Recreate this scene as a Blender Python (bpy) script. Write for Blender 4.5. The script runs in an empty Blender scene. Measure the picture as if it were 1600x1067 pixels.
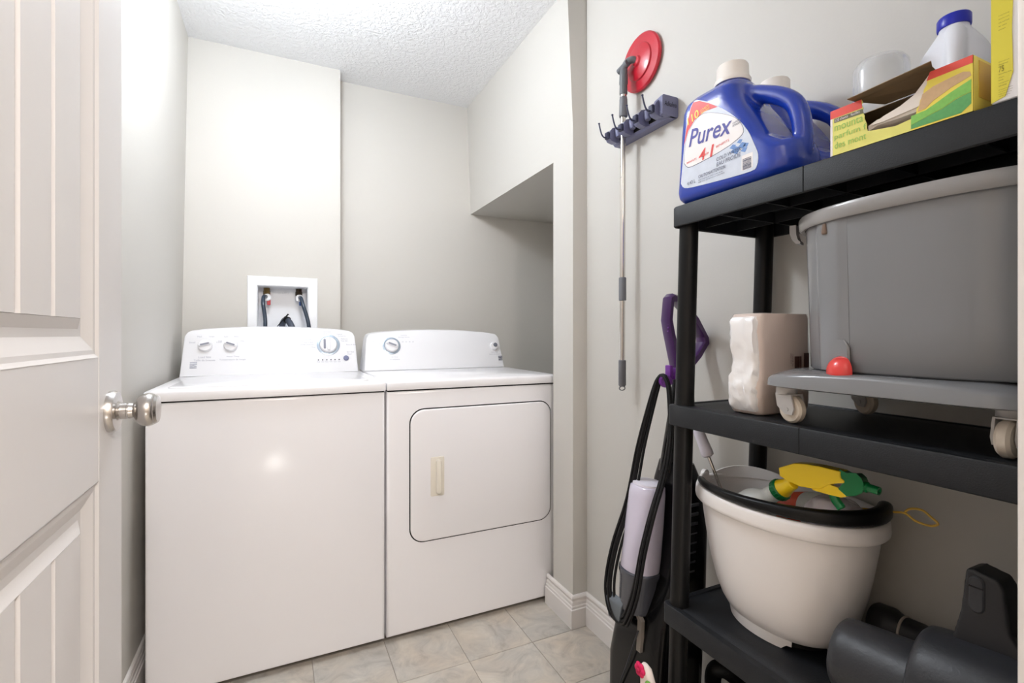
import bpy, bmesh, math, random
from mathutils import Vector, Matrix
random.seed(7)
C = bpy.context.scene.collection
sc = bpy.context.scene
PI = math.pi

# ------------------------------------------------------------------ camera, world, lamps, exposure
cam_data = bpy.data.cameras.new('camera'); cam = bpy.data.objects.new('camera', cam_data); C.objects.link(cam)
cam_data.sensor_width = 36; cam_data.lens = 763.4 / 1600 * 36
cam_data.shift_y = -(533.5 - 522.3) / 1600
cam_data.clip_start = 0.02
cam.location = (0, 0, 1.07); cam.rotation_euler = (PI / 2, 0, -0.4454)
sc.camera = cam
sc.view_settings.view_transform = 'Standard'; sc.view_settings.look = 'None'
sc.view_settings.gamma = 1; sc.view_settings.use_curve_mapping = False
sc.view_settings.exposure = 0.42
sc.cycles.use_denoising = True
sc.cycles.max_bounces = 14; sc.cycles.diffuse_bounces = 8
w = bpy.data.worlds.new('world'); sc.world = w; w.use_nodes = True
w.node_tree.nodes['Background'].inputs[0].default_value = (0.9, 0.92, 1, 1)
w.node_tree.nodes['Background'].inputs[1].default_value = 0.3
def lamp(name, kind, loc, power, col, size, rot=(0, 0, 0)):
    d = bpy.data.lights.new(name, kind); d.energy = power; d.color = col
    if kind == 'AREA': d.shape = 'DISK'; d.size = size
    else: d.shadow_soft_size = size
    o = bpy.data.objects.new(name, d); C.objects.link(o); o.location = loc; o.rotation_euler = rot
    return o
lamp('hall_lamp_light', 'POINT', (0.26, -0.85, 2.02), 66, (1, 0.93, 0.87), 0.14)
lamp('added_washer_glow_light', 'POINT', (-0.025, -0.6, 0.31), 4.0, (1, 0.96, 0.92), 0.07)  # added light without a known lamp, for the soft spot on the washer
ROOM_LAMP = 52.0     # emission strength of the laundry room globe

# ------------------------------------------------------------------ helpers
def lin(c):
    r = []
    for v in c:
        v /= 255
        r.append(v / 12.92 if v <= 0.04045 else ((v + 0.055) / 1.055) ** 2.4)
    return (*r, 1)
MATS = {}
def mat(name, col, rough=0.5, metal=0.0, vary=0.04, vscale=6, bump=0.0, bscale=80, coat=0.0, trans=0.0, emit=0.0, alpha=1.0, ior=1.45, sss=0.0, detail=4, spec=0.5):
    if name in MATS: return MATS[name]
    m = bpy.data.materials.new(name); m.use_nodes = True; MATS[name] = m
    nt = m.node_tree; N = nt.nodes; L = nt.links; b = N['Principled BSDF']
    tc = N.new('ShaderNodeTexCoord')
    n = N.new('ShaderNodeTexNoise'); n.inputs['Scale'].default_value = vscale; n.inputs['Detail'].default_value = detail
    L.new(tc.outputs['Object'], n.inputs['Vector'])
    mx = N.new('ShaderNodeMix'); mx.data_type = 'RGBA'
    c = lin(col)
    mx.inputs[6].default_value = tuple(v * (1 - vary) for v in c[:3]) + (1,)
    mx.inputs[7].default_value = tuple(min(1, v * (1 + vary)) for v in c[:3]) + (1,)
    L.new(n.outputs['Fac'], mx.inputs[0]); L.new(mx.outputs[2], b.inputs['Base Color'])
    b.inputs['Roughness'].default_value = rough; b.inputs['Metallic'].default_value = metal
    b.inputs['Coat Weight'].default_value = coat; b.inputs['Coat Roughness'].default_value = 0.08 if name != 'white_enamel' else 0.12
    b.inputs['Transmission Weight'].default_value = trans; b.inputs['IOR'].default_value = ior
    b.inputs['Alpha'].default_value = alpha; b.inputs['Specular IOR Level'].default_value = spec
    if sss: b.inputs['Subsurface Weight'].default_value = sss; b.inputs['Subsurface Radius'].default_value = (0.02, 0.02, 0.02)
    if emit:
        b.inputs['Emission Color'].default_value = c; b.inputs['Emission Strength'].default_value = emit
    if bump:
        n2 = N.new('ShaderNodeTexNoise'); n2.inputs['Scale'].default_value = bscale; n2.inputs['Detail'].default_value = 3
        L.new(tc.outputs['Object'], n2.inputs['Vector'])
        bp = N.new('ShaderNodeBump'); bp.inputs['Strength'].default_value = bump; bp.inputs['Distance'].default_value = 0.004
        L.new(n2.outputs['Fac'], bp.inputs['Height']); L.new(bp.outputs['Normal'], b.inputs['Normal'])
    return m

ORG = {}
def finish(o, bm, material, parent, smooth, org):
    me = bpy.data.meshes.new(o if isinstance(o, str) else o.name)
    if org != Vector((0, 0, 0)): bmesh.ops.translate(bm, verts=bm.verts, vec=-org)
    bmesh.ops.recalc_face_normals(bm, faces=bm.faces)
    bm.to_mesh(me); bm.free()
    if smooth:
        for p in me.polygons: p.use_smooth = True
        me.set_sharp_from_angle(angle=math.radians(smooth))
    me.materials.append(material)
    return me
def mk(name, bm, material, parent=None, smooth=35, loc=None, label=None):
    """link bm (built in world coordinates) as one object; a child shares its thing's origin"""
    if parent is not None: org = ORG[parent.name]
    else: org = Vector(loc) if loc is not None else Vector((0, 0, 0))
    me = finish(name, bm, material, parent, smooth, org)
    o = bpy.data.objects.new(name, me); C.objects.link(o)
    if parent is not None: o.parent = parent
    else: o.location = org
    ORG[o.name] = org
    if label: o['label'] = label
    if name == 'lettering': o['kind'] = 'stuff'
    return o
def thing(name, label, cat, loc, group=None):
    o = bpy.data.objects.new(name, None); C.objects.link(o); o.location = loc; o.empty_display_size = 0.05
    o['label'] = label; o['category'] = cat
    if group: o['group'] = group
    ORG[o.name] = Vector(loc); return o
def tag(o, label, cat, group=None):
    o['label'] = label; o['category'] = cat
    if group: o['group'] = group
    return o
def struct(name, bm, material, parent=None, smooth=35):
    o = mk(name, bm, material, parent, smooth)
    if parent is None: o['kind'] = 'structure'
    return o
def BM(): return bmesh.new()
def box(bm, x0, x1, y0, y1, z0, z1):
    v = [bm.verts.new((x, y, z)) for z in (z0, z1) for y in (y0, y1) for x in (x0, x1)]
    for f in ((0, 2, 3, 1), (4, 5, 7, 6), (0, 1, 5, 4), (2, 6, 7, 3), (0, 4, 6, 2), (1, 3, 7, 5)):
        bm.faces.new([v[i] for i in f])
    return v
def hexa(bm, pts):
    v = [bm.verts.new(p) for p in pts]
    for f in ((0, 2, 3, 1), (4, 5, 7, 6), (0, 1, 5, 4), (2, 6, 7, 3), (0, 4, 6, 2), (1, 3, 7, 5)):
        bm.faces.new([v[i] for i in f])
    return v
def bevel(bm, wd, seg=2, ang=30):
    bm.normal_update()
    es = [e for e in bm.edges if len(e.link_faces) == 2 and e.calc_face_angle(0) > math.radians(ang)]
    bmesh.ops.bevel(bm, geom=es, offset=wd, segments=seg, profile=0.5, affect='EDGES')
    return bm
def loft(bm, rings, cap0=True, cap1=True, closed=True):
    R = [[bm.verts.new(p) for p in r] for r in rings]
    n = len(R[0])
    for a, b in zip(R[:-1], R[1:]):
        for i in range(n if closed else n - 1):
            j = (i + 1) % n
            bm.faces.new((a[i], a[j], b[j], b[i]))
    if cap0: bm.faces.new(R[0])
    if cap1: bm.faces.new(R[-1])
    return R
def prism(bm, poly, fn, w0, w1):
    return loft(bm, [[fn(u, v, w0) for u, v in poly], [fn(u, v, w1) for u, v in poly]])
def frame_dirs(t):
    t = t.normalized(); a = Vector((0, 0, 1)) if abs(t.z) < 0.9 else Vector((1, 0, 0))
    u = t.cross(a).normalized(); return u, t.cross(u).normalized()
def spline(pts, n=8):
    P = [Vector(p) for p in pts]; out = []
    for i in range(len(P) - 1):
        p0 = P[max(0, i - 1)]; p1 = P[i]; p2 = P[i + 1]; p3 = P[min(len(P) - 1, i + 2)]
        for k in range(n):
            t = k / n
            out.append(0.5 * ((2 * p1) + (p2 - p0) * t + (2 * p0 - 5 * p1 + 4 * p2 - p3) * t * t + (3 * p1 - p0 - 3 * p2 + p3) * t ** 3))
    out.append(P[-1]); return out
def tube(bm, pts, r, seg=10, closed=False, sx=1.0, sy=1.0):
    P = [Vector(p) for p in pts]; n = len(P); rings = []; u = None
    for i in range(n):
        if closed: t = P[(i + 1) % n] - P[i - 1]
        else: t = P[min(n - 1, i + 1)] - P[max(0, i - 1)]
        t.normalize()
        if u is None: u, v = frame_dirs(t)
        else:
            u = (u - t * u.dot(t)).normalized(); v = t.cross(u).normalized()
        ri = r[i] if isinstance(r, (list, tuple)) else r
        rings.append([P[i] + u * (ri * sx * math.cos(2 * PI * k / seg)) + v * (ri * sy * math.sin(2 * PI * k / seg)) for k in range(seg)])
    if closed: rings.append(rings[0]); 
    if closed:
        R = [[bm.verts.new(p) for p in r_] for r_ in rings[:-1]]; R.append(R[0])
        for a, b in zip(R[:-1], R[1:]):
            for i in range(seg): bm.faces.new((a[i], a[(i + 1) % seg], b[(i + 1) % seg], b[i]))
    else: loft(bm, rings)
def lathe(bm, prof, center, axis=(0, 0, 1), seg=32, ex=1.0, ey=1.0, u=None):
    """prof: (radius, height along axis)"""
    ax = Vector(axis).normalized(); c = Vector(center)
    if u is None: u, v = frame_dirs(ax)
    else: u = Vector(u); v = ax.cross(u)
    rings = [[c + ax * h + u * (max(r, 1e-4) * ex * math.cos(2 * PI * k / seg)) + v * (max(r, 1e-4) * ey * math.sin(2 * PI * k / seg)) for k in range(seg)] for r, h in prof]
    loft(bm, rings)
def rrect(x0, x1, y0, y1, r, n=5):
    if not isinstance(r, (list, tuple)): r = [r] * 4
    out = []
    for (cx, cy, a0, rr) in ((x1 - r[0], y1 - r[0], 0, r[0]), (x0 + r[1], y1 - r[1], 90, r[1]), (x0 + r[2], y0 + r[2], 180, r[2]), (x1 - r[3], y0 + r[3], 270, r[3])):
        for k in range(n + 1):
            a = math.radians(a0 + 90 * k / n); out.append((cx + rr * math.cos(a), cy + rr * math.sin(a)))
    return out
def superell(cx, cy, a, b, z, n=2.0, seg=64, a0=0, a1=2 * PI):
    out = []
    for k in range(seg):
        t = a0 + (a1 - a0) * k / seg; c, s = math.cos(t), math.sin(t)
        out.append(Vector((cx + a * math.copysign(abs(c) ** (2 / n), c), cy + b * math.copysign(abs(s) ** (2 / n), s), z)))
    return out
def remesh(bm, voxel, smooth=6, factor=0.5):
    """one continuous surface out of overlapping closed shapes"""
    bmesh.ops.recalc_face_normals(bm, faces=bm.faces)
    me = bpy.data.meshes.new('tmp'); bm.to_mesh(me); bm.free()
    o = bpy.data.objects.new('tmp', me); C.objects.link(o)
    m = o.modifiers.new('r', 'REMESH'); m.mode = 'VOXEL'; m.voxel_size = voxel
    s = o.modifiers.new('s', 'SMOOTH'); s.iterations = smooth; s.factor = factor
    dg = bpy.context.evaluated_depsgraph_get(); ev = o.evaluated_get(dg)
    me2 = bpy.data.meshes.new_from_object(ev)
    out = bmesh.new(); out.from_mesh(me2)
    bpy.data.objects.remove(o); bpy.data.meshes.remove(me); bpy.data.meshes.remove(me2)
    return out
def text(bm, s, p0, R, U, wd, h, shear=0.0, off=None):
    """add flat lettering to bm, bottom left at p0, fitted into wd x h along R, U"""
    cu = bpy.data.curves.new('t', 'FONT'); cu.body = s; cu.shear = shear; cu.resolution_u = 3
    if off: cu.offset = off
    o = bpy.data.objects.new('t', cu); C.objects.link(o)
    dg = bpy.context.evaluated_depsgraph_get()
    me = bpy.data.meshes.new_from_object(o.evaluated_get(dg))
    xs = [v.co.x for v in me.vertices]; ys = [v.co.y for v in me.vertices]
    x0, x1, y0, y1 = min(xs), max(xs), min(ys), max(ys)
    p0, R, U = Vector(p0), Vector(R).normalized(), Vector(U).normalized()
    t = bmesh.new(); t.from_mesh(me)
    for v in t.verts: v.co = p0 + R * ((v.co.x - x0) / (x1 - x0) * wd) + U * ((v.co.y - y0) / (y1 - y0) * h)
    t.to_mesh(me); t.free(); bm.from_mesh(me)
    bpy.data.objects.remove(o); bpy.data.curves.remove(cu); bpy.data.meshes.remove(me)
def poly(bm, pts): bm.faces.new([bm.verts.new(p) for p in pts])
def xf(bm, M):
    bmesh.ops.transform(bm, matrix=M, verts=bm.verts); return bm
def copy_tree(o, dloc=None, parent=None):
    c = o.copy(); C.objects.link(c)
    if parent is not None: c.parent = parent
    elif dloc is not None: c.location = o.location + Vector(dloc)
    for ch in o.children: copy_tree(ch, None, c)
    return c

# ------------------------------------------------------------------ materials
M_wall = mat('wall_paint', (201, 198, 192), 0.55, vary=0.012, vscale=2, bump=0.05, bscale=220)
M_white = mat('white_trim_paint', (226, 222, 219), 0.35, vary=0.012)
M_door = mat('white_door_paint', (218, 215, 214), 0.38, vary=0.01)
M_enamel = mat('white_enamel', (236, 235, 238), 0.26, vary=0.006, bump=0.015, bscale=60, coat=0.4)
M_plwhite = mat('white_plastic', (226, 226, 229), 0.3, vary=0.01)
M_black = mat('black_plastic', (14, 14, 15), 0.38, vary=0.15, bump=0.05, bscale=300, spec=0.3)
M_shelf = mat('black_shelf_plastic', (22, 24, 28), 0.5, vary=0.2, vscale=60, bump=0.15, bscale=500, spec=0.45)
M_gap = mat('dark_gap', (12, 12, 13), 0.8)
M_steel = mat('brushed_nickel', (196, 192, 188), 0.26, metal=1.0, vary=0.04)
M_chrome = mat('polished_steel', (215, 210, 205), 0.14, metal=1.0, vary=0.03)
M_grey = mat('grey_plastic', (128, 129, 132), 0.24, vary=0.03, coat=0.35)
M_greymid = mat('mid_grey_plastic', (104, 106, 110), 0.4)
M_red = mat('red_plastic', (188, 20, 42), 0.28, vary=0.05, coat=0.4)
M_slate = mat('slate_blue_plastic', (116, 118, 148), 0.38, vary=0.05)
M_navy = mat('dark_slate_plastic', (58, 60, 86), 0.4, vary=0.06)
M_rubber = mat('black_rubber', (15, 15, 17), 0.5, vary=0.1, spec=0.3)

def floor_mat():
    m = bpy.data.materials.new('vinyl_tile'); m.use_nodes = True; nt = m.node_tree; N = nt.nodes; L = nt.links; b = N['Principled BSDF']
    g = N.new('ShaderNodeNewGeometry'); oi = N.new('ShaderNodeObjectInfo')
    off = N.new('ShaderNodeVectorMath'); off.operation = 'SCALE'; off.inputs['Scale'].default_value = 17
    cx = N.new('ShaderNodeCombineXYZ'); L.new(oi.outputs['Random'], cx.inputs[0]); L.new(oi.outputs['Random'], cx.inputs[1]); L.new(cx.outputs[0], off.inputs[0])
    ad = N.new('ShaderNodeVectorMath'); ad.operation = 'ADD'; L.new(g.outputs['Position'], ad.inputs[0]); L.new(off.outputs[0], ad.inputs[1])
    n1 = N.new('ShaderNodeTexNoise'); n1.inputs['Scale'].default_value = 9; n1.inputs['Detail'].default_value = 7; n1.inputs['Distortion'].default_value = 1.6; n1.inputs['Roughness'].default_value = 0.62
    L.new(ad.outputs[0], n1.inputs['Vector'])
    r = N.new('ShaderNodeValToRGB'); L.new(n1.outputs['Fac'], r.inputs[0])
    e = r.color_ramp.elements; e[0].position = 0.28; e[0].color = lin((158, 150, 142)); e[1].position = 0.75; e[1].color = lin((205, 199, 190))
    k = r.color_ramp.elements.new(0.45); k.color = lin((180, 174, 166)); k = r.color_ramp.elements.new(0.58); k.color = lin((192, 185, 175))
    n2 = N.new('ShaderNodeTexNoise'); n2.inputs['Scale'].default_value = 5; n2.inputs['Detail'].default_value = 4; L.new(ad.outputs[0], n2.inputs['Vector'])
    r2 = N.new('ShaderNodeValToRGB'); L.new(n2.outputs['Fac'], r2.inputs[0])
    r2.color_ramp.elements[0].position = 0.35; r2.color_ramp.elements[0].color = (0.97, 1.0, 1.02, 1); r2.color_ramp.elements[1].position = 0.7; r2.color_ramp.elements[1].color = (1.03, 0.97, 0.9, 1)
    mx = N.new('ShaderNodeMix'); mx.data_type = 'RGBA'; mx.blend_type = 'MULTIPLY'; mx.inputs[0].default_value = 1
    L.new(r.outputs[0], mx.inputs[6]); L.new(r2.outputs[0], mx.inputs[7]); L.new(mx.outputs[2], b.inputs['Base Color'])
    b.inputs['Roughness'].default_value = 0.42
    bp = N.new('ShaderNodeBump'); bp.inputs['Strength'].default_value = 0.12; bp.inputs['Distance'].default_value = 0.002
    L.new(n1.outputs['Fac'], bp.inputs['Height']); L.new(bp.outputs['Normal'], b.inputs['Normal'])
    return m
M_tile = floor_mat()
def ceil_mat():
    m = bpy.data.materials.new('textured_ceiling'); m.use_nodes = True; nt = m.node_tree; N = nt.nodes; L = nt.links; b = N['Principled BSDF']
    b.inputs['Base Color'].default_value = lin((236, 237, 239)); b.inputs['Roughness'].default_value = 0.85
    g = N.new('ShaderNodeNewGeometry')
    n = N.new('ShaderNodeTexNoise'); n.inputs['Scale'].default_value = 62; n.inputs['Detail'].default_value = 3; n.inputs['Distortion'].default_value = 0.6
    L.new(g.outputs['Position'], n.inputs['Vector'])
    r = N.new('ShaderNodeValToRGB'); r.color_ramp.elements[0].position = 0.42; r.color_ramp.elements[1].position = 0.6; L.new(n.outputs['Fac'], r.inputs[0])
    bp = N.new('ShaderNodeBump'); bp.inputs['Strength'].default_value = 0.38; bp.inputs['Distance'].default_value = 0.006
    L.new(r.outputs[0], bp.inputs['Height']); L.new(bp.outputs['Normal'], b.inputs['Normal'])
    return m
M_ceil = ceil_mat()

# ------------------------------------------------------------------ setting
ZC = 2.335
bm = BM(); box(bm, -1.2, 1.75, -1.9, 2.72, -0.06, -0.0015)
floor = struct('floor', bm, mat('grout', (150, 143, 134), 0.8))
S = 0.2323
for i in range(-3, 4):
    for j in range(-7, 2):
        x0, x1 = 0.331 + S * (i - 1), 0.331 + S * i
        y0, y1 = 1.502 + S * (j - 1) , 1.502 + S * j
        x0, x1 = max(x0, -0.383), min(x1, 1.031); y0, y1 = max(y0, -0.3), y1
        if x1 - x0 < 0.02 or y1 - y0 < 0.02: continue
        bm = BM(); box(bm, x0 + 0.0011, x1 - 0.0011, y0 + 0.0011, y1 - 0.0011, -0.0045, 0.0); bevel(bm, 0.0008, 1)
        mk('tile', bm, M_tile, floor)
bm = BM(); box(bm, -1.2, 1.75, -1.9, 2.72, ZC, ZC + 0.1); struct('ceiling', bm, M_ceil)
# left wall leans a touch
bm = BM(); hexa(bm, [(-0.5, 0.07, 0), (-0.388, 0.07, 0), (-0.5, 2.7, 0), (-0.388, 2.7, 0), (-0.5, 0.07, ZC), (-0.348, 0.07, ZC), (-0.5, 2.7, ZC), (-0.348, 2.7, ZC)])
struct('wall_left', bm, M_wall)
# back wall: bumped-out left part with the opening of the outlet box, recessed right part
bm = BM(); YB = 2.467; YR = 2.573
ox0, ox1, oz0, oz1 = -0.086, 0.122, 1.03, 1.288
box(bm, -0.42, ox0, YB, 2.7, 0, ZC); box(bm, ox1, 0.266, YB, 2.7, 0, ZC)
box(bm, ox0, ox1, YB, 2.7, 0, oz0); box(bm, ox0, ox1, YB, 2.7, oz1, ZC); box(bm, ox0, ox1, 2.56, 2.7, oz0, oz1)
box(bm, 0.266, 1.75, YR, 2.7, 0, ZC)
struct('wall_back', bm, M_wall)
# right wall: stub, bulkhead over the alcove, long wall
XS = 0.972; XW = 1.033; ZS = 1.743
bm = BM()
box(bm, XS, 1.7, 1.518, 1.66, 0, 1.827)
hexa(bm, [(XS, 1.518, 1.827), (1.7, 1.518, 1.827), (XS, 1.66, 1.827), (1.7, 1.66, 1.827), (XS - 0.022, 1.522, ZC), (1.7, 1.522, ZC), (XS - 0.022, 1.66, ZC), (1.7, 1.66, ZC)])
hexa(bm, [(XS, 1.66, ZS), (1.7, 1.66, ZS), (XS, 2.6, ZS), (1.7, 2.6, ZS), (XS, 1.66, 1.827), (1.7, 1.66, 1.827), (XS - 0.003, 2.6, 1.827), (1.7, 2.6, 1.827)])
hexa(bm, [(XS, 1.66, 1.827), (1.7, 1.66, 1.827), (XS - 0.003, 2.6, 1.827), (1.7, 2.6, 1.827), (XS - 0.022, 1.66, ZC), (1.7, 1.66, ZC), (XS - 0.022, 2.6, ZC), (1.7, 2.6, ZC)])
box(bm, 1.6, 1.7, 1.66, 2.6, 0, ZS)
box(bm, XW, 1.7, 0.05, 1.519, 0, ZC)
struct('wall_right', bm, M_wall, smooth=0)
# front wall with the doorway the camera looks through
bm = BM(); box(bm, -0.5, -0.272, 0.055, 0.17, 0, ZC); box(bm, 0.572, 1.06, 0.055, 0.17, 0, ZC); box(bm, -0.272, 0.572, 0.055, 0.17, 2.06, ZC)
struct('wall_front', bm, M_wall)
bm = BM(); box(bm, -1.2, -1.1, -1.9, 0.055, 0, ZC); box(bm, 1.3, 1.4, -1.9, 0.055, 0, ZC); box(bm, -1.2, 1.4, -1.9, -1.8, 0, ZC)
struct('wall_hall', bm, mat('hall_paint', (190, 182, 172), 0.6, vary=0.01))
bm = BM()
box(bm, 0.55, 0.5725, 0.05, 0.172, 0, 2.06); box(bm, -0.2725, -0.25, 0.05, 0.172, 0, 2.06); box(bm, -0.25, 0.55, 0.05, 0.172, 2.04, 2.0605)
bevel(bm, 0.002, 2); jamb = struct('trim_1', bm, M_white)
bm = BM(); box(bm, 0.538, 0.55, 0.075, 0.11, 0, 2.04); mk('door_stop', bm, M_white, jamb)
bm = BM(); prism(bm, rrect(0.926, 0.988, 0.128, 0.171, 0.006), lambda u, v, w_: (w_, v, u), 0.5488, 0.551); sp = mk('strike_plate', bm, M_steel, jamb)
bm = BM(); prism(bm, rrect(0.945, 0.97, 0.14, 0.16, 0.003), lambda u, v, w_: (w_, v, u), 0.5483, 0.549); mk('latch_hole', bm, M_gap, sp)
bm = BM(); box(bm, 0.556, 0.62, 0.172, 0.187, 0, 2.11); box(bm, -0.34, -0.256, 0.172, 0.187, 0, 2.11); box(bm, -0.256, 0.556, 0.172, 0.187, 2.046, 2.11)
bevel(bm, 0.003, 2); struct('trim_2', bm, M_white)
# baseboards: moulded profile swept along the walls with mitred corners
PROF = [(0, 0), (0.0150, 0), (0.0150, 0.067), (0.0115, 0.0695), (0.0115, 0.077), (0.0085, 0.080), (0.0078, 0.090), (0.0042, 0.0945), (0.0042, 0.0985), (0.0085, 0.101), (0.0098, 0.107), (0.008, 0.113), (0.003, 0.116), (0, 0.116)]
def baseboard(bm, path, side):
    rings = []
    n = len(path)
    for i, p in enumerate(path):
        p = Vector(p)
        d0 = (p - Vector(path[i - 1])).normalized() if i > 0 else None
        d1 = (Vector(path[i + 1]) - p).normalized() if i < n - 1 else None
        nn = [Vector((-d.y, d.x, 0)) * side for d in (d0, d1) if d is not None]
        m = nn[0] if len(nn) == 1 else (nn[0] + nn[1]) / (1 + nn[0].dot(nn[1]))
        rings.append([p + m * o + Vector((0, 0, h)) for o, h in PROF])
    loft(bm, rings)
bm = BM(); baseboard(bm, [(XS, 1.70, 0), (XS, 1.518, 0), (XW, 1.518, 0), (XW, 0.19, 0)], -1); struct('baseboard_right', bm, M_white, smooth=25)
bm = BM(); baseboard(bm, [(-0.387, 2.46, 0), (-0.387, 0.19, 0)], 1); struct('baseboard_left', bm, M_white, smooth=25)

# ------------------------------------------------------------------ door
XD = -0.233; Y0, Y1 = 0.236, 1.0
door = bpy.data.objects.new('door_1', None); C.objects.link(door); door.location = (XD - 0.0175, Y0, 0); door['kind'] = 'structure'; ORG['door_1'] = Vector(door.location)
bm = BM()
pan = [(0.347, 0.889, 1.037, 1.93), (0.347, 0.889, 0.13, 0.859)]
# front face with two openings: stiles and rails as strips
zs = [0.012, 0.13, 0.859, 1.037, 1.93, 2.035]
box(bm, XD - 0.035, XD, 0.889, Y1, zs[0], zs[5]); mk('stile', bm, M_door, door)
bm = BM(); box(bm, XD - 0.035, XD, Y0, 0.347, zs[0], zs[5]); mk('stile', bm, M_door, door)
for a, b_ in ((0, 1), (2, 3), (4, 5)):
    bm = BM(); box(bm, XD - 0.035, XD - 0.0006, 0.347, 0.8888, zs[a], zs[b_]); mk('rail', bm, M_door, door)
for (ya, yb, za, zb) in pan:
    bm = BM(); loops = []
    for ins, dep in ((0, 0), (0.005, 0.0035), (0.011, 0.004), (0.030, 0.0125), (0.040, 0.0125), (0.054, 0.0055), (0.0545, 0.016)):
        loops.append([(XD - dep, y, z) for y, z in ((ya + ins, za + ins), (yb - ins, za + ins), (yb - ins, zb - ins), (ya + ins, zb - ins))])
    loft(bm, loops, cap0=False)
    box(bm, XD - 0.034, XD - 0.0165, ya, yb, za, zb)
    mk('panel_moulding', bm, M_door, door, smooth=0)
    e = 0.0545; nb = 5; wd = (yb - ya - 2 * e) / nb; g = 0.006
    for k in range(nb):
        y0 = ya + e + k * wd; y1 = y0 + wd
        l = 0 if k == 0 else g; r_ = 0 if k == nb - 1 else g
        prof = [(y0, -0.016), (y0, -0.0105 if l else -0.0055), (y0 + l, -0.0055), (y1 - r_, -0.0055), (y1, -0.0105 if r_ else -0.0055), (y1, -0.016)]
        bm = BM(); prism(bm, prof, lambda u, v, w_: (XD + v, u, w_), za + e, zb - e)
        mk('panel_board', bm, M_door, door, smooth=0)
knob = BM()
lathe(knob, [(0.0315, 0), (0.0315, 0.006), (0.029, 0.010), (0.016, 0.011), (0.0125, 0.014), (0.0125, 0.022), (0.0118, 0.0225), (0.0118, 0.024), (0.0125, 0.0245), (0.0115, 0.030), (0.0135, 0.032), (0.021, 0.036), (0.0252, 0.043), (0.0262, 0.049), (0.0245, 0.055), (0.0225, 0.057), (0.0228, 0.058), (0.0205, 0.0615), (0.0, 0.0635)], (XD, 0.938, 0.952), (1, 0, 0), 40)
kn = mk('door_knob', knob, M_steel, door, label='brushed nickel round door knob')
bm = BM(); prism(bm, rrect(0.92, 0.98, XD - 0.03, XD - 0.006, 0.003), lambda u, v, w_: (v, w_, u), 0.9995, 1.0012); mk('latch_plate', bm, M_steel, door)

# ------------------------------------------------------------------ lamps' fittings
def globe(name, label, loc, strength, col):
    t = thing(name, label, 'ceiling light', (loc[0], loc[1], ZC - 0.09))
    bm = BM(); lathe(bm, [(0.085, 0), (0.085, -0.012), (0.03, -0.02), (0.02, -0.07), (0.048, -0.075), (0.048, -0.088)], (loc[0], loc[1], ZC - 0.0005), seg=40); mk('base', bm, M_steel, t)
    bm = BM(); lathe(bm, [(0.045, -0.085), (0.075, -0.105), (0.095, -0.14), (0.1, -0.18), (0.095, -0.215), (0.075, -0.25), (0.045, -0.27), (0.0, -0.277)], (loc[0], loc[1], ZC), seg=40)
    m = mat(name + '_glass', col, 0.3, emit=strength); mk('glass_shade', bm, m, t)
globe('ceiling_light', 'white glass globe light hanging from the laundry room ceiling', (0.05, 1.53), ROOM_LAMP, (240, 247, 255))
bm = BM(); lathe(bm, [(0.1, 0), (0.1, -0.015), (0.02, -0.02), (0.012, -0.06), (0.0, -0.061)], (0.26, -0.85, ZC - 0.0005), seg=32)
tag(mk('hall_lamp_base', bm, M_steel, loc=(0.26, -0.85, ZC)), 'round steel lamp base on the hall ceiling behind the doorway', 'ceiling light')

# ------------------------------------------------------------------ washer and dryer
YF = 1.708
M_print = mat('grey_print', (168, 170, 180), 0.6, vary=0.02)
M_print2 = mat('dark_print', (92, 94, 104), 0.6, vary=0.02)
M_knobsh = mat('grey_inlay', (128, 130, 142), 0.45)
M_ring = mat('dial_ring', (176, 190, 204), 0.25, metal=0.6)
CN = Vector((0, -0.94, 0.35)).normalized(); CU = Vector((0, 0.35, 0.94)).normalized(); CR = Vector((1, 0, 0))
def con(x, z, out=0.0):   # point on the leaning console face at height z
    return Vector((x, 2.22 + (z - 0.907) * 0.35 / 0.94, z)) + CN * out
def cabinet(t, x0, x1, zt):
    bm = BM(); v = box(bm, x0, x1, YF, 2.36, 0.018, zt)
    es = [e for e in bm.edges if abs(e.verts[0].co.y - YF) < 1e-5 and abs(e.verts[1].co.y - YF) < 1e-5]
    bmesh.ops.bevel(bm, geom=es, offset=0.011, segments=4, profile=0.5, affect='EDGES')
    mk('cabinet', bm, M_enamel, t, smooth=50)
    for sx in (x0 + 0.05, x1 - 0.05):
        for sy in (YF + 0.06, 2.3):
            bm = BM(); lathe(bm, [(0.02, 0), (0.02, 0.008), (0.012, 0.01), (0.012, 0.022)], (sx, sy, 0), seg=16); mk('foot', bm, M_rubber, t)
def top_deck(t, x0, x1, bow):
    bm = BM(); n = 16; z0, z1 = 0.8755, 0.9075
    def outline(ins, z):
        P = []
        for k in range(n + 1):
            s = k / n; x = x0 + ins + (x1 - x0 - 2 * ins) * s
            P.append((x, YF - 0.004 - bow * (1 - (2 * s - 1) ** 2) + ins, z))
        return P + [(x1 - ins, 2.36 - ins, z), (x0 + ins, 2.36 - ins, z)]
    loft(bm, [outline(0.001, z0), outline(0, z0 + 0.003), outline(0, z1 - 0.009), outline(0.0025, z1 - 0.003), outline(0.008, z1)])
    mk('top_deck', bm, M_enamel, t, smooth=50)
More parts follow.
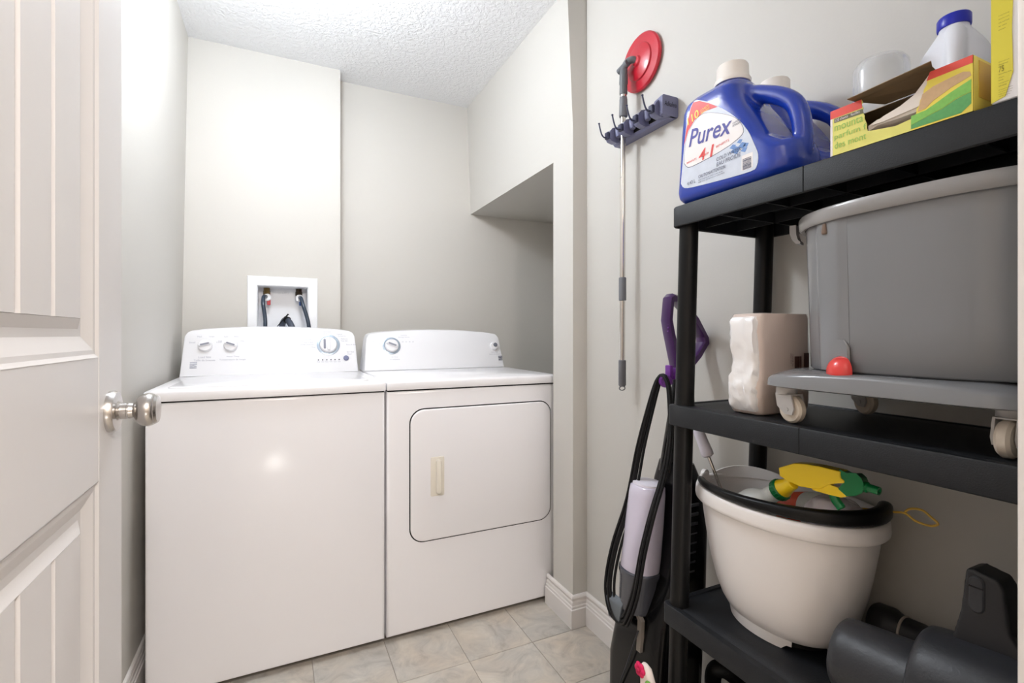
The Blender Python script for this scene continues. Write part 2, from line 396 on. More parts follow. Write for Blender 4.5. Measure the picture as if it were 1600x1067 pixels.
def console(t, xl, xr, tl, tr, zs_, zm):
    bm = BM(); n = 20
    def outl(ins):
        P = [(xl + ins, 0.909), (xr - ins, 0.909)]
        rc = 0.022
        # right corner, arched top, left corner
        def top(s): return zs_ + (zm - zs_) * (1 - (2 * s - 1) ** 2)
        for k in range(5):
            a = k / 4 * PI / 2; P.append((tr - ins - rc + rc * math.cos(a) + (0.003 if k == 0 else 0), top(1) - ins - rc + rc * math.sin(a)))
        for k in range(1, n):
            s = 1 - (rc / (tr - tl) + (1 - 2 * rc / (tr - tl)) * k / n); P.append((tl + ins + (tr - tl - 2 * ins) * s, top(s) - ins))
        for k in range(5):
            a = PI / 2 + k / 4 * PI / 2; P.append((tl + ins + rc + rc * math.cos(a) - (0.003 if k == 4 else 0), top(0) - ins - rc + rc * math.sin(a)))
        return P
    back = [Vector((x, 2.355, z)) for x, z in outl(0)]
    loft(bm, [back, [con(x, z, -0.012) for x, z in outl(0)], [con(x, z, -0.004) for x, z in outl(0.002)], [con(x, z, 0) for x, z in outl(0.008)]])
    return mk('console', bm, M_plwhite, t, smooth=40)
def dial(t, x, z, r, name, ang, ring=False, inlay=True, h=0.016):
    kn = None
    if ring:
        bm = BM(); lathe(bm, [(r * 1.32, 0.0), (r * 1.32, 0.0015), (r * 1.25, 0.0022), (r * 1.02, 0.0022), (r * 1.02, 0.0)], con(x, z), CN, 48)
        mk('dial_ring', bm, M_ring, t)
    bm = BM(); lathe(bm, [(r, 0.0003), (r, 0.004), (r * 0.94, h * 0.7), (r * 0.88, h * 0.85), (r * 0.55, h), (0, h)], con(x, z), CN, 40)
    kn = mk(name, bm, M_plwhite, t)
    a = math.radians(ang); d = CR * math.cos(a) + CU * math.sin(a); p = CN.cross(d)
    bm = BM()
    c = con(x, z)
    prf = rrect(-r * 0.86, r * 0.86, -r * 0.2, r * 0.2, r * 0.18, 4)
    loft(bm, [[c + d * u + p * v + CN * (h * 0.7) for u, v in prf], [c + d * u * 0.97 + p * v * 0.9 + CN * (h * 1.45) for u, v in prf], [c + d * u * 0.9 + p * v * 0.6 + CN * (h * 1.6) for u, v in prf]])
    mk('grip', bm, M_plwhite, kn)
    if inlay:
        bm = BM(); prf = rrect(-r * 0.62, r * 0.62, -r * 0.13, r * 0.13, r * 0.12, 4)
        loft(bm, [[c + d * u + p * (v + r * inlay) + CN * (h * 1.02 + (0.0 if abs(inlay) > .1 else h * 0.56)) for u, v in prf], [c + d * u + p * (v + r * inlay) + CN * (h * 1.05 + (0 if abs(inlay) > .1 else h * 0.58)) for u, v in prf]])
        mk('inlay', bm, M_knobsh, kn)
    return kn
def logo(t, x, z, s, m):
    bm = BM()
    def bar(u0, u1, v0, v1, w0=0, w1=0): poly(bm, [con(x + u0 * s, z + v0 * s, 0.0006), con(x + u1 * s, z + (v0 + w0) * s, 0.0006), con(x + u1 * s, z + (v1 + w1) * s, 0.0006), con(x + u0 * s, z + v1 * s, 0.0006)])
    bar(0, 1, 0.82, 1.0); bar(0, 0.35, 0.5, 0.68); bar(0.35, 1, 0.5, 0.68, 0.1, 0.08); bar(0.35, 0.95, 0.46, 0.56, -0.26, -0.18); bar(0, 0.95, 0, 0.16); bar(0, 0.35, 0.2, 0.36); bar(0.35, 0.8, 0.2, 0.34, 0.02, -0.06)
    mk('emblem', bm, m, t, smooth=0)

t = thing('washing_machine', 'white top-loading washer left of the dryer, with two small knobs and a dial', 'washing machine', (-0.008, 2.03, 0), 'laundry machines')
cabinet(t, -0.346, 0.3305, 0.8715); top_deck(t, -0.348, 0.332, 0.006)
bm = BM(); loft(bm, [[(x, y, z) for x, y in rrect(-0.30 + i, 0.285 - i, 1.745 + i, 2.185 - i, [0.09, 0.09, 0.03, 0.03], 6)] for i, z in ((0, 0.906), (0, 0.9105), (0.004, 0.9125))])
mk('lid', bm, M_enamel, t, smooth=40)
bm = BM(); loft(bm, [[(x, y, z) for x, y in rrect(-0.345, 0.329, YF + 0.006, 2.35, 0.004, 2)] for z in (0.870, 0.877)]); mk('seam', bm, M_gap, t)
console(t, -0.343, 0.316, -0.331, 0.305, 1.087, 1.104)
dial(t, -0.262, 1.024, 0.0255, 'knob', 15, inlay=0.01)
dial(t, -0.174, 1.024, 0.0255, 'knob', -20, inlay=0.01)
dial(t, 0.195, 1.024, 0.036, 'cycle_dial', 90, ring=True, inlay=0.45)
bm = BM(); lathe(bm, [(0.0115, 0.0003), (0.0115, 0.004), (0.009, 0.006), (0, 0.0062)], con(0.266, 0.966), CN, 24); mk('start_button', bm, mat('blue_grey_button', (112, 116, 146), 0.35), t)
for k in range(6):
    bm = BM(); lathe(bm, [(0.0028, 0.0002), (0.0026, 0.0012), (0, 0.0014)], con(0.153 + k * 0.0168, 0.9605), CN, 10); mk('indicator_light', bm, M_print2, t)
logo(t, -0.31, 0.938, 0.024, M_print)
bm = BM()
def ctext(s, x, z, wd, h): text(bm, s, con(x - wd / 2, z, 0.0006), CR, CU, wd, h)
for s, x, z, wd, h in (('Load Size', -0.262, 0.977, 0.042, 0.0075), ('Taille de brassée', -0.262, 0.965, 0.072, 0.0075), ('Water Temp', -0.166, 0.977, 0.045, 0.0075), ('Température de lavage', -0.166, 0.965, 0.092, 0.0075),
        ('Med', -0.283, 1.058, 0.014, 0.006), ('Large', -0.241, 1.058, 0.018, 0.006), ('Small', -0.306, 1.035, 0.02, 0.006), ('Super', -0.215, 1.035, 0.02, 0.006), ('Cool', -0.192, 1.058, 0.014, 0.006), ('Warm', -0.156, 1.058, 0.016, 0.006), ('Hot', -0.133, 1.04, 0.012, 0.006), ('Cold', -0.212, 1.04, 0.013, 0.006),
        ('Normal', 0.192, 1.078, 0.03, 0.0055), ('Heavy Duty', 0.192, 1.069, 0.038, 0.0055), ('Casual', 0.242, 1.068, 0.024, 0.006), ('Permapress', 0.252, 1.059, 0.032, 0.006), ('Delicate', 0.262, 1.047, 0.028, 0.006), ('Tout aller', 0.262, 1.038, 0.03, 0.006), ('Rinse & Spin', 0.29, 1.021, 0.04, 0.006),
        ('Normal Heavy', 0.115, 1.044, 0.03, 0.006), ('Deep Clean', 0.112, 1.032, 0.045, 0.006), ('Lavage intense', 0.107, 1.023, 0.056, 0.006), ('Drain', 0.135, 1.012, 0.015, 0.006), ('Start / Pause', 0.285, 0.99, 0.03, 0.006), ('Départ', 0.282, 0.98, 0.018, 0.006)): ctext(s, x, z, wd, h)
for k in range(6): ctext(('Fill', 'Wash', 'Rinse', 'Spin', 'Done', 'Lock')[k], 0.153 + k * 0.0168, 0.950, 0.011, 0.0045)
mk('lettering', bm, M_print, t, smooth=0)

t = thing('clothes_dryer', 'white front-loading clothes dryer tucked against the wall stub right of the washer', 'clothes dryer', (0.68, 2.03, 0), 'laundry machines')
X0, X1 = 0.3365, 1.022
cabinet(t, X0, X1, 0.871); top_deck(t, X0, X1, 0.0)
bm = BM(); loft(bm, [[(x, y, z) for x, y in rrect(X0 + 0.003, X1 - 0.003, YF + 0.006, 2.35, 0.004, 2)] for z in (0.869, 0.877)]); mk('seam', bm, M_gap, t)
console(t, 0.339, 1.05 - 0.03, 0.36, 1.008, 1.076, 1.094)
bm = BM()  # gap ring around the door and the door itself
prism(bm, rrect(0.4145, 0.9885, 0.3295, 0.8065, 0.053, 8), lambda u, v, w_: (u, w_, v), YF - 0.0008, YF + 0.002); mk('door_gap', bm, M_gap, t, smooth=0)
bm = BM()
loft(bm, [[(x, YF - d, z) for x, z in rrect(0.4185 + i, 0.9845 - i, 0.3335 + i, 0.8025 - i, 0.05 - i, 8)] for i, d in ((0, 0.0004), (0, 0.0035), (0.002, 0.0055), (0.006, 0.0065))])
hx0, hx1, hz0, hz1 = 0.490, 0.540, 0.490, 0.630
dr = mk('door', bm, M_enamel, t, smooth=40)
M_cream = mat('cream_plastic', (222, 216, 204), 0.35, vary=0.01)
bm = BM()
loft(bm, [[(x, YF - d, z) for x, z in rrect(hx0 + i, hx1 - i, hz0 + i, hz1 - i, 0.005, 4)] for i, d in ((0, 0.006), (0, 0.0085), (0.002, 0.0095))])
dh = mk('handle_plate', bm, M_cream, dr)
bm = BM()
prf = rrect(0.508, 0.5265, 0.498, 0.621, 0.009, 5)
loft(bm, [[(x, YF - 0.009, z) for x, z in prf], [(x + 0.001, YF - 0.0175, z) for x, z in prf], [(0.517 + (x - 0.517) * 0.6 + 0.002, YF - 0.02, 0.56 + (z - 0.56) * 0.95) for x, z in prf]])
mk('pull', bm, M_cream, dr)
dial(t, 0.467, 1.017, 0.031, 'cycle_dial', -22, ring=True, inlay=0.01)
bm = BM(); lathe(bm, [(0.021, 0.0003), (0.021, 0.008), (0.0185, 0.013), (0, 0.014)], con(0.977, 1.011), CN, 32); kb = mk('start_button', bm, M_plwhite, t)
bm = BM(); lathe(bm, [(0.0105, 0.0135), (0.0105, 0.0165), (0.0095, 0.018), (0, 0.018)], con(0.980, 1.013), CN, 24); mk('button_cap', bm, M_print2, kb)
logo(t, 1.0 - 0.008, 0.94, 0.022, M_print2)
bm = BM()
for s, x, z, wd, h in (('Auto Dry', 0.408, 1.043, 0.026, 0.006), ('Séchage auto', 0.402, 1.034, 0.04, 0.006), ('Optimum', 0.417, 1.024, 0.018, 0.005), ('Less', 0.421, 1.014, 0.011, 0.005), ('Touch Up', 0.42, 1.003, 0.017, 0.005), ('Timed Dry', 0.527, 1.062, 0.03, 0.006), ('Séchage minuté', 0.527, 1.053, 0.052, 0.006), ('60   50   40   20', 0.544, 1.033, 0.056, 0.005), ('Air Only', 0.477, 0.963, 0.03, 0.006), ('Air seulement', 0.477, 0.953, 0.045, 0.006), ('Push to Start', 0.976, 0.978, 0.036, 0.006), ('Appuyer pour démarrer', 0.976, 0.968, 0.062, 0.006)): ctext(s, x, z, wd, h)
mk('lettering', bm, M_print, t, smooth=0)

# ------------------------------------------------------------------ outlet box with valves and hoses
t = thing('outlet_box', 'white recessed washer outlet box in the wall above the washer', 'outlet box', (0.018, YB, 1.03))
M_boxw = mat('outlet_box_plastic', (240, 242, 246), 0.35, vary=0.01)
bm = BM()
def rq(x0, x1, z0, z1, y): return [(x0, y, z0), (x1, y, z0), (x1, y, z1), (x0, y, z1)]
loft(bm, [rq(-0.126, 0.164, 0.99, 1.331, YB - 0.0005), rq(-0.126, 0.164, 0.99, 1.331, YB - 0.006), rq(-0.123, 0.161, 0.993, 1.328, YB - 0.009), rq(-0.089, 0.125, 1.027, 1.291, YB - 0.009), rq(-0.0845, 0.1205, 1.0315, 1.2865, YB - 0.002)], cap0=False, cap1=False)
mk('face_frame', bm, M_boxw, t, smooth=0)
bm = BM(); loft(bm, [rq(-0.0845, 0.1205, 1.0315, 1.2865, YB - 0.002), rq(-0.0825, 0.1185, 1.0335, 1.2845, 2.558)], cap0=False); mk('back_shell', bm, M_boxw, t, smooth=0)
M_brass = mat('brass', (122, 100, 62), 0.3, metal=0.9, vary=0.15, vscale=40)
M_dbrass = mat('dull_brass', (66, 56, 44), 0.4, metal=0.8, vary=0.15, vscale=40)
def valve(x, m, mh, label):
    bm = BM(); lathe(bm, [(0.0135, 0.0), (0.0135, 0.012), (0.015, 0.013), (0.015, 0.03), (0.012, 0.032), (0.009, 0.04)], (x, 2.525, 1.2835), (0, 0, -1), 8)
    v = mk('valve', bm, m, t, smooth=20, label=label)
    bm = BM(); lathe(bm, [(0.017, 0), (0.017, 0.006), (0.014, 0.009), (0, 0.009)], (x + 0.002, 2.516, 1.24), (0, -1, 0.1), 20); mk('collar', bm, M_boxw, v)
    bm = BM(); box(bm, x + 0.001, x + 0.016, 2.512, 2.52, 1.205, 1.232); bevel(bm, 0.002, 1); mk('valve_handle', bm, mh, v)
valve(-0.05, M_brass, M_red, 'brass hot valve with a red handle'); valve(0.086, M_dbrass, mat('blue_plastic', (52, 92, 160), 0.35), 'dark brass cold valve with a blue handle')
bm = BM(); text(bm, 'WATER SUPPLY', (-0.025, 2.557, 1.262), (1, 0, 0), (0, 0, 1), 0.07, 0.007); mk('lettering', bm, mat('embossed_grey', (205, 208, 212), 0.5), t, smooth=0)
M_hose = mat('blue_black_rubber', (40, 52, 68), 0.3, coat=0.3, vary=0.08)
bm = BM(); tube(bm, spline([(-0.054, 2.505, 1.243), (-0.062, 2.478, 1.238), (-0.063, 2.455, 1.205), (-0.056, 2.44, 1.15), (-0.054, 2.425, 1.1), (-0.054, 2.41, 1.0), (-0.054, 2.40, 0.86)]), 0.0085, 12)
tag(mk('inlet_hose', bm, M_hose, loc=(-0.054, 2.505, 1.24)), 'dark inlet hose hanging straight down from the valve with the red handle', 'hose', 'washer hoses')
bm = BM(); tube(bm, spline([(0.09, 2.505, 1.243), (0.094, 2.478, 1.236), (0.103, 2.455, 1.20), (0.117, 2.44, 1.15), (0.126, 2.425, 1.1), (0.135, 2.41, 1.0), (0.14, 2.40, 0.86)]), 0.0085, 12)
tag(mk('inlet_hose', bm, M_hose, loc=(0.09, 2.505, 1.24)), 'dark inlet hose curving right from the valve with the blue handle', 'hose', 'washer hoses')
t = thing('drain_hose', 'thick grey drain hose with a zip tie arching into the outlet box', 'hose', (0.02, 2.5, 1.1), 'washer hoses')
M_drain = mat('grey_rubber_hose', (74, 80, 94), 0.35, vary=0.08)
bm = BM(); tube(bm, spline([(0.066, 2.42, 0.9), (0.063, 2.45, 1.06), (0.05, 2.475, 1.115), (0.032, 2.505, 1.138), (0.018, 2.525, 1.125), (0.012, 2.53, 1.09), (0.012, 2.53, 1.04)]), 0.0135, 14); mk('hose', bm, M_drain, t)
bm = BM(); lathe(bm, [(0.015, -0.004), (0.0165, -0.004), (0.0165, 0.004), (0.015, 0.004)], (0.036, 2.498, 1.136), (-0.5, 0.8, 0.25), 20)
box(bm, 0.022, 0.034, 2.478, 2.486, 1.144, 1.152); mk('zip_tie', bm, M_rubber, t)
bm = BM(); tube(bm, [(0.04, 2.478, 1.163), (0.028, 2.476, 1.15), (-0.018, 2.46, 1.09), (-0.03, 2.455, 1.07)], [0.004, 0.0028, 0.0018, 0.0016], 6); mk('tie_tail', bm, M_rubber, t)

# ------------------------------------------------------------------ mop on its wall holder
t = thing('mop_holder', 'slate blue wall rail with spring clips and four hooks holding the mop', 'mop holder', (XW, 1.19, 1.72))
bm = BM()
prof = [(XW - 0.0005, 1.690), (1.006, 1.690), (0.999, 1.697), (0.999, 1.742), (1.004, 1.747), (XW - 0.0005, 1.747)]
prism(bm, prof, lambda u, v, w_: (u, w_, v), 1.06, 1.316); mk('rail', bm, M_slate, t, smooth=30)
bm = BM()
bl = rrect(0.9735, XW - 0.0004, 1.690, 1.747, 0.006, 3)
loft(bm, [[(u, 1.0575, v) for u, v in bl], [(u, 1.066, v) for u, v in bl], [(1.006 + (u - 1.006) * 0.82, 1.098, 1.718 + (v - 1.718) * 0.92) for u, v in bl]])
mk('end_block', bm, M_slate, t, smooth=30)
bm = BM(); text(bm, 'Adkafera', (0.981, 1.0569, 1.716), (1, 0, 0), (0, 0, 1), 0.044, 0.014, shear=0.2); mk('lettering', bm, M_gap, t, smooth=0)
for k, yb in enumerate((1.292, 1.223, 1.154, 1.085)):
    bm = BM()
    pr = [(0.999, 1.695), (0.985, 1.690), (0.966, 1.694), (0.962, 1.700), (0.962, 1.722), (0.97, 1.732), (0.999, 1.742)]
    prism(bm, pr, lambda u, v, w_: (u, w_, v), yb - 0.013, yb + 0.013); bevel(bm, 0.002, 2); f = mk('finger', bm, M_slate, t)
    bm = BM(); box(bm, 0.953, 0.9625, yb - 0.009, yb + 0.009, 1.700, 1.722); bevel(bm, 0.002, 1); mk('hook_clip', bm, M_navy, f)
    bm = BM(); tube(bm, spline([(0.954, yb, 1.706), (0.945, yb, 1.704), (0.936, yb, 1.712), (0.931, yb + 0.002, 1.730), (0.928, yb + 0.003, 1.745)], 6), 0.0024, 8)
    lathe(bm, [(0, -0.0035), (0.0035, -0.001), (0.0035, 0.001), (0, 0.0035)], (0.928, yb + 0.003, 1.746), seg=10); mk('hook', bm, M_navy, f)
for k, ys in enumerate((1.258, 1.189, 1.120)):
    bm = BM(); box(bm, 0.9975, 0.9995, ys - 0.021, ys + 0.021, 1.697, 1.740); pk = mk('pocket', bm, M_gap, t, smooth=0)
    for q, dy in enumerate((0.0135, -0.0135)):
        if k == 0 and q == 1: continue
        bm = BM(); lathe(bm, [(0.0, -0.014), (0.008, -0.014), (0.0095, -0.010), (0.0095, 0.010), (0.008, 0.014), (0.0, 0.014)], (0.986, ys + dy + 0.0005, 1.718), (0.0, 0.25, 1), 16); mk('roller', bm, M_slate if q == 0 else M_navy, pk)
t = thing('flat_mop', 'steel-poled mop hanging head up on the wall, its round head red', 'mop', (0.984, 1.245, 0.9))
px, py = 0.9835, 1.2425
M_gripm = mat('mop_grip', (112, 113, 118), 0.42)
bm = BM(); lathe(bm, [(0.0, 0), (0.0085, 0), (0.0085, 0.83), (0, 0.83)], (px, py + 0.006, 0.985), (0, -0.006, 1), 20); mk('pole', bm, M_chrome, t)
for z in (1.60, 1.565):
    bm = BM(); lathe(bm, [(0.0086, 0), (0.0088, 0.0006), (0.0086, 0.0012)], (px, py + 0.003, z), seg=20); mk('pole_ring', bm, M_greymid, t)
bm = BM(); lathe(bm, [(0.0085, 0.0), (0.0118, 0.0015), (0.0118, 0.072), (0.0105, 0.074), (0.0085, 0.074)], (px, py + 0.0045, 1.176), seg=20); mk('joint_sleeve', bm, M_gripm, t)
bm = BM(); lathe(bm, [(0.0, 0.0), (0.009, 0.0), (0.0118, 0.004), (0.0118, 0.082), (0.0088, 0.084)], (px, py + 0.006, 0.905), seg=20); mk('end_grip', bm, M_gripm, t)
bm = BM(); tube(bm, [(px + 0.011 * math.cos(a), py + 0.006, 0.899 + 0.0065 * math.sin(a)) for a in [k * PI / 8 for k in range(16)]], 0.0018, 6, closed=True); mk('hanging_loop', bm, M_greymid, t)
bm = BM(); lathe(bm, [(0.0, 0), (0.0125, 0), (0.0135, 0.003), (0.0125, 0.055), (0.0115, 0.058), (0.0115, 0.062), (0.0, 0.062)], (px, py, 1.757), seg=20); mk('upper_grip', bm, M_gripm, t)
bm = BM(); lathe(bm, [(0.009, 0), (0.0098, 0.001), (0.0098, 0.012), (0.009, 0.012)], (px, py, 1.816), seg=20); mk('collar', bm, M_chrome, t)
bm = BM(); lathe(bm, [(0.0, 0), (0.0115, 0), (0.0125, 0.003), (0.0118, 0.03), (0.0135, 0.034), (0.0125, 0.075), (0.009, 0.085), (0.0, 0.085)], (px, py, 1.827), (0.0, -0.02, 1), 20)
tube(bm, [(px, py - 0.022, 1.918), (px, py + 0.022, 1.910)], 0.010, 14)
tube(bm, spline([(px - 0.002, py, 1.90), (px + 0.004, py - 0.012, 1.924), (px + 0.016, py - 0.028, 1.928), (px + 0.03, py - 0.032, 1.920)], 5), 0.0105, 12)
mk('swivel_joint', bm, M_greymid, t)
bm = BM(); lathe(bm, [(0.0, 0.0), (0.083, 0.0), (0.088, 0.003), (0.088, 0.009), (0.084, 0.0125), (0.057, 0.0145), (0.055, 0.0185), (0.050, 0.0205), (0.018, 0.024), (0.014, 0.029), (0.0, 0.03)], (XW - 0.0025, 1.207, 1.921), (-1, 0, 0), 56)
mk('mop_head', bm, M_red, t, smooth=25)
# ------------------------------------------------------------------ shelving unit
LEAN = 0.034
ZT = [1.336, 0.922, 0.496, 0.085]
SX0, SX1, SY0, SY1 = 0.745, 1.029, 0.190, 0.783
def ly(z): return (1.336 - z) * LEAN
su = thing('shelving_unit', 'black plastic shelving unit with round posts against the right wall', 'shelves', ((SX0 + SX1) / 2, 0.5, 0))
for z in ZT:
    d = ly(z); y0, y1 = SY0, SY1 + d
    bm = BM()
    def rr(i, zz, r=0.012): return [(x, y, zz) for x, y in rrect(SX0 + i, SX1 - i, y0 + i, y1 - i, max(0.003, r - i * 0.5), 4)]
    loft(bm, [rr(0.05, z - 0.012), rr(0.006, z - 0.012), rr(0.005, z - 0.041), rr(0.002, z - 0.043), rr(0, z - 0.041), rr(0, z - 0.003), rr(0.0015, z - 0.0006), rr(0.004, z), rr(0.013, z), rr(0.0145, z - 0.0022), rr(0.018, z - 0.0022), rr(0.0195, z - 0.0008), rr(0.05, z - 0.0008)])
    sh = mk('shelf', bm, M_shelf, su, smooth=40)
    bm = BM()
    for yy in [y0 + (y1 - y0) * k / 6 for k in range(1, 6)]: box(bm, SX0 + 0.0055, SX1 - 0.0055, yy - 0.0012, yy + 0.0012, z - 0.034, z - 0.011)
    for xx in (SX0 + 0.095, SX0 + 0.19): box(bm, xx - 0.0012, xx + 0.0012, y0 + 0.0055, y1 - 0.0055, z - 0.034, z - 0.011)
    o = mk('ribs', bm, M_shelf, sh, smooth=0); o['kind'] = 'stuff'
    bm = BM(); yy = (y0 + y1) / 2 + 0.0105; box(bm, SX0 - 0.0004, SX0 + 0.003, yy - 0.0008, yy + 0.0008, z - 0.042, z - 0.001); mk('seam', bm, M_gap, sh, smooth=0)
for px in (0.772, 1.0035):
    for q, py in enumerate((0.759, 0.2105)):
        for k in range(4):
            z1 = ZT[k] - 0.012 if k == 0 else ZT[k] - 0.012; z0 = ZT[k + 1] - 0.002 if k < 3 else 0.0
            bm = BM(); e = 1 if q == 0 else 0.0
            tube(bm, [(px, py + ly(z0) * e, z0), (px, py + ly(z0 + 0.02) * e, z0 + 0.02), (px, py + ly(z1) * e, z1)], [0.0205, 0.0193, 0.0190], 28)
            mk('post', bm, M_black, su, smooth=50)
TZ = [z - 0.0008 + 0.0012 for z in ZT]

# ------------------------------------------------------------------ detergent jugs
M_blue = mat('detergent_blue', (22, 58, 168), 0.25, vary=0.03, coat=0.5)
M_cap = mat('ivory_cap', (238, 232, 226), 0.35, vary=0.01)
t = thing('detergent_jug', 'blue laundry detergent jug with a printed triangular label, front corner of the top shelf', 'detergent', (0.812, 0.62, TZ[0]), 'detergent jugs on the top shelf')
JX0, JX1 = 0.7515, 0.873
bm = BM()
def jring(z, yl, yr, x0=JX0, x1=JX1, rl=0.02, rr=0.042): return [(x, y, z) for y, x in rrect(yr, yl, x0, x1, [rl, rr, rr, rl], 7)]
def jloft(T): loft(bm, [jring(z, yl, yr, JX0 + i, JX1 - i, max(0.012, min(0.02, (yl - yr) / 3)), min(0.042 if z < 1.4 else 0.026, (yl - yr) / 2.6)) for z, yl, yr, i in T])
jloft([(1.3385, 0.762, 0.548, 0.018), (1.342, 0.772, 0.537, 0.008), (1.352, 0.779, 0.531, 0.001), (1.365, 0.781, 0.529, 0.0), (1.39, 0.7785, 0.532, 0.0), (1.408, 0.7765, 0.560, 0.0), (1.42, 0.7755, 0.576, 0.0), (1.45, 0.773, 0.593, 0.0), (1.48, 0.771, 0.612, 0.0), (1.505, 0.769, 0.630, 0.001), (1.525, 0.769, 0.640, 0.003), (1.542, 0.766, 0.645, 0.009), (1.555, 0.757, 0.650, 0.021), (1.563, 0.740, 0.655, 0.035)])
jloft([(1.345, 0.66, 0.536, 0.01), (1.365, 0.66, 0.530, 0.003), (1.385, 0.66, 0.531, 0.006), (1.400, 0.65, 0.534, 0.016), (1.408, 0.63, 0.541, 0.03)])
tube(bm, spline([(0.812, 0.68, 1.530), (0.812, 0.645, 1.527), (0.812, 0.612, 1.513), (0.812, 0.582, 1.496), (0.812, 0.558, 1.474), (0.812, 0.546, 1.445), (0.812, 0.542, 1.41), (0.812, 0.544, 1.38)], 6), [0.021] * 7 + [0.0165] * 36, 16)
lathe(bm, [(0, 0), (0.032, 0), (0.03, 0.03), (0, 0.03)], (0.812, 0.686, 1.535), seg=32)
jb = remesh(bm, 0.0028, 10)
mk('body', jb, M_blue, t, smooth=80)
bm = BM(); lathe(bm, [(0.0, -0.004), (0.0335, -0.004), (0.0345, 0.002), (0.0325, 0.006), (0.030, 0.009), (0.0292, 0.031), (0.0275, 0.034), (0.0, 0.0345)], (0.812, 0.686, 1.5665), seg=48); mk('cap', bm, M_cap, t, smooth=40)
LX = JX0 - 0.0004
M_lab = mat('label_ice_blue', (208, 216, 230), 0.35, vary=0.1, vscale=70)
M_labw = mat('label_white', (238, 234, 234), 0.35, vary=0.01)
def sm(P, n=5): return [(v.x, v.y) for v in spline([(a, b, 0) for a, b in P + [P[0]]], n)][:-1]
L0 = [(0.762, 1.382), (0.755, 1.44), (0.748, 1.49), (0.738, 1.524), (0.726, 1.537), (0.712, 1.533), (0.688, 1.518), (0.659, 1.495), (0.629, 1.467), (0.604, 1.434), (0.590, 1.405), (0.5815, 1.382), (0.584, 1.364), (0.597, 1.3575), (0.66, 1.3605), (0.72, 1.365), (0.752, 1.370)]
def ly_(bm, P, k, thick=0.0004):
    x = LX - 0.00025 * k
    prism(bm, P, lambda u, v, w_: (w_, u, v), x, x + thick)
bm = BM(); ly_(bm, sm(L0, 3), 0, 0.0012); lab = mk('label', bm, M_lab, t, smooth=0)
bm = BM(); ly_(bm, [(0.7285, 1.5355), (0.735, 1.527), (0.747, 1.488), (0.753, 1.458), (0.742, 1.483), (0.725, 1.4985), (0.7, 1.506), (0.668, 1.5015), (0.688, 1.5165), (0.712, 1.5315)], 1); mk('red_banner', bm, mat('label_red', (222, 62, 58), 0.4), lab, smooth=0)
bm = BM(); E0 = sm([(0.752, 1.421), (0.742, 1.410), (0.721, 1.409), (0.673, 1.4135), (0.634, 1.421), (0.611, 1.434), (0.628, 1.464), (0.666, 1.488), (0.7, 1.5015), (0.722, 1.4965), (0.741, 1.478), (0.75, 1.45)], 4)
ly_(bm, [(0.68 + (u - 0.68) * 1.012, 1.455 + (v - 1.455) * 1.02) for u, v in E0], 1); mk('label_outline', bm, mat('label_navy', (60, 66, 100), 0.4), lab, smooth=0)
bm = BM(); ly_(bm, E0, 2); mk('label_panel', bm, M_labw, lab, smooth=0)
def jt(name, m, items, k=3):
    bm = BM()
    for s, y, z, wd, h, a, shr in items:
        a = math.radians(a)
        text(bm, s, (LX - 0.00025 * k - 0.0002, y, z), (0, -math.cos(a), math.sin(a)), (0, math.sin(a), math.cos(a)), wd, h, shear=shr, off=0.012 if h > 0.012 else None)
    return mk(name, bm, m, lab, smooth=0)
jt('lettering', mat('label_purple_blue', (58, 56, 150), 0.4), [('Purex', 0.7395, 1.4485, 0.103, 0.0345, -5, 0.18)])
jt('lettering', mat('label_red', (222, 62, 58), 0.4), [('4', 0.7135, 1.4175 - 0.006, 0.018, 0.022, 2, 0.2), ('1', 0.686, 1.4115, 0.011, 0.022, 2, 0.2), ('in', 0.6945, 1.419, 0.006, 0.0055, 2, 0), ('BENEFITS', 0.671, 1.424, 0.03, 0.004, 6, 0.1), ('BIENFAITS', 0.745, 1.4165, 0.026, 0.004, 3, 0.1)])
jt('lettering', mat('label_yellow', (250, 222, 90), 0.4), [('110', 0.742, 1.494, 0.031, 0.016, 14, 0.1), ('LOADS', 0.7085, 1.508, 0.02, 0.0045, 8, 0.1), ('BRASSEES', 0.708, 1.5025, 0.022, 0.004, 8, 0.1)])
jt('lettering', mat('label_navy', (60, 66, 100), 0.4), [('COLD WATER', 0.670, 1.3985, 0.054, 0.0068, 3, 0.15), ('EAU FROIDE', 0.670, 1.3885, 0.054, 0.0072, 3, 0.15), ('CAUTION/ATTENTION', 0.714, 1.3785, 0.064, 0.0065, 1, 0), ('MAY IRRITATE EYES AND SKIN', 0.714, 1.3735, 0.058, 0.0022, 1, 0), ('KEEP OUT OF REACH OF CHILDREN', 0.714, 1.3695, 0.062, 0.0022, 1, 0), ('4.43 L', 0.744, 1.3725, 0.022, 0.007, 2, 0), ('LAUNDRY', 0.6335, 1.4545, 0.018, 0.0035, 4, 0), ('DETERGENT', 0.6335, 1.4495, 0.018, 0.0035, 4, 0)])
bm = BM()
for (a, b_, s_) in ((0.628, 1.405, 0.011), (0.614, 1.409, 0.009), (0.610, 1.400, 0.007), (0.634, 1.413, 0.007), (0.619, 1.418, 0.006), (0.606, 1.407, 0.006)): ly_(bm, [(a + s_, b_), (a, b_ + s_ * 0.7), (a - s_, b_ + 0.002), (a - s_ * 0.3, b_ - s_ * 0.7)], 1)
mk('water_print', bm, mat('label_water_blue', (104, 144, 205), 0.4, vary=0.1, vscale=60), lab, smooth=0)['kind'] = 'stuff'
bm = BM(); ly_(bm, [(0.615, 1.3905), (0.615, 1.3635), (0.592, 1.3635), (0.592, 1.3905)], 1); bc = mk('barcode_panel', bm, M_labw, lab, smooth=0)
bm = BM()
zz = 1.3645
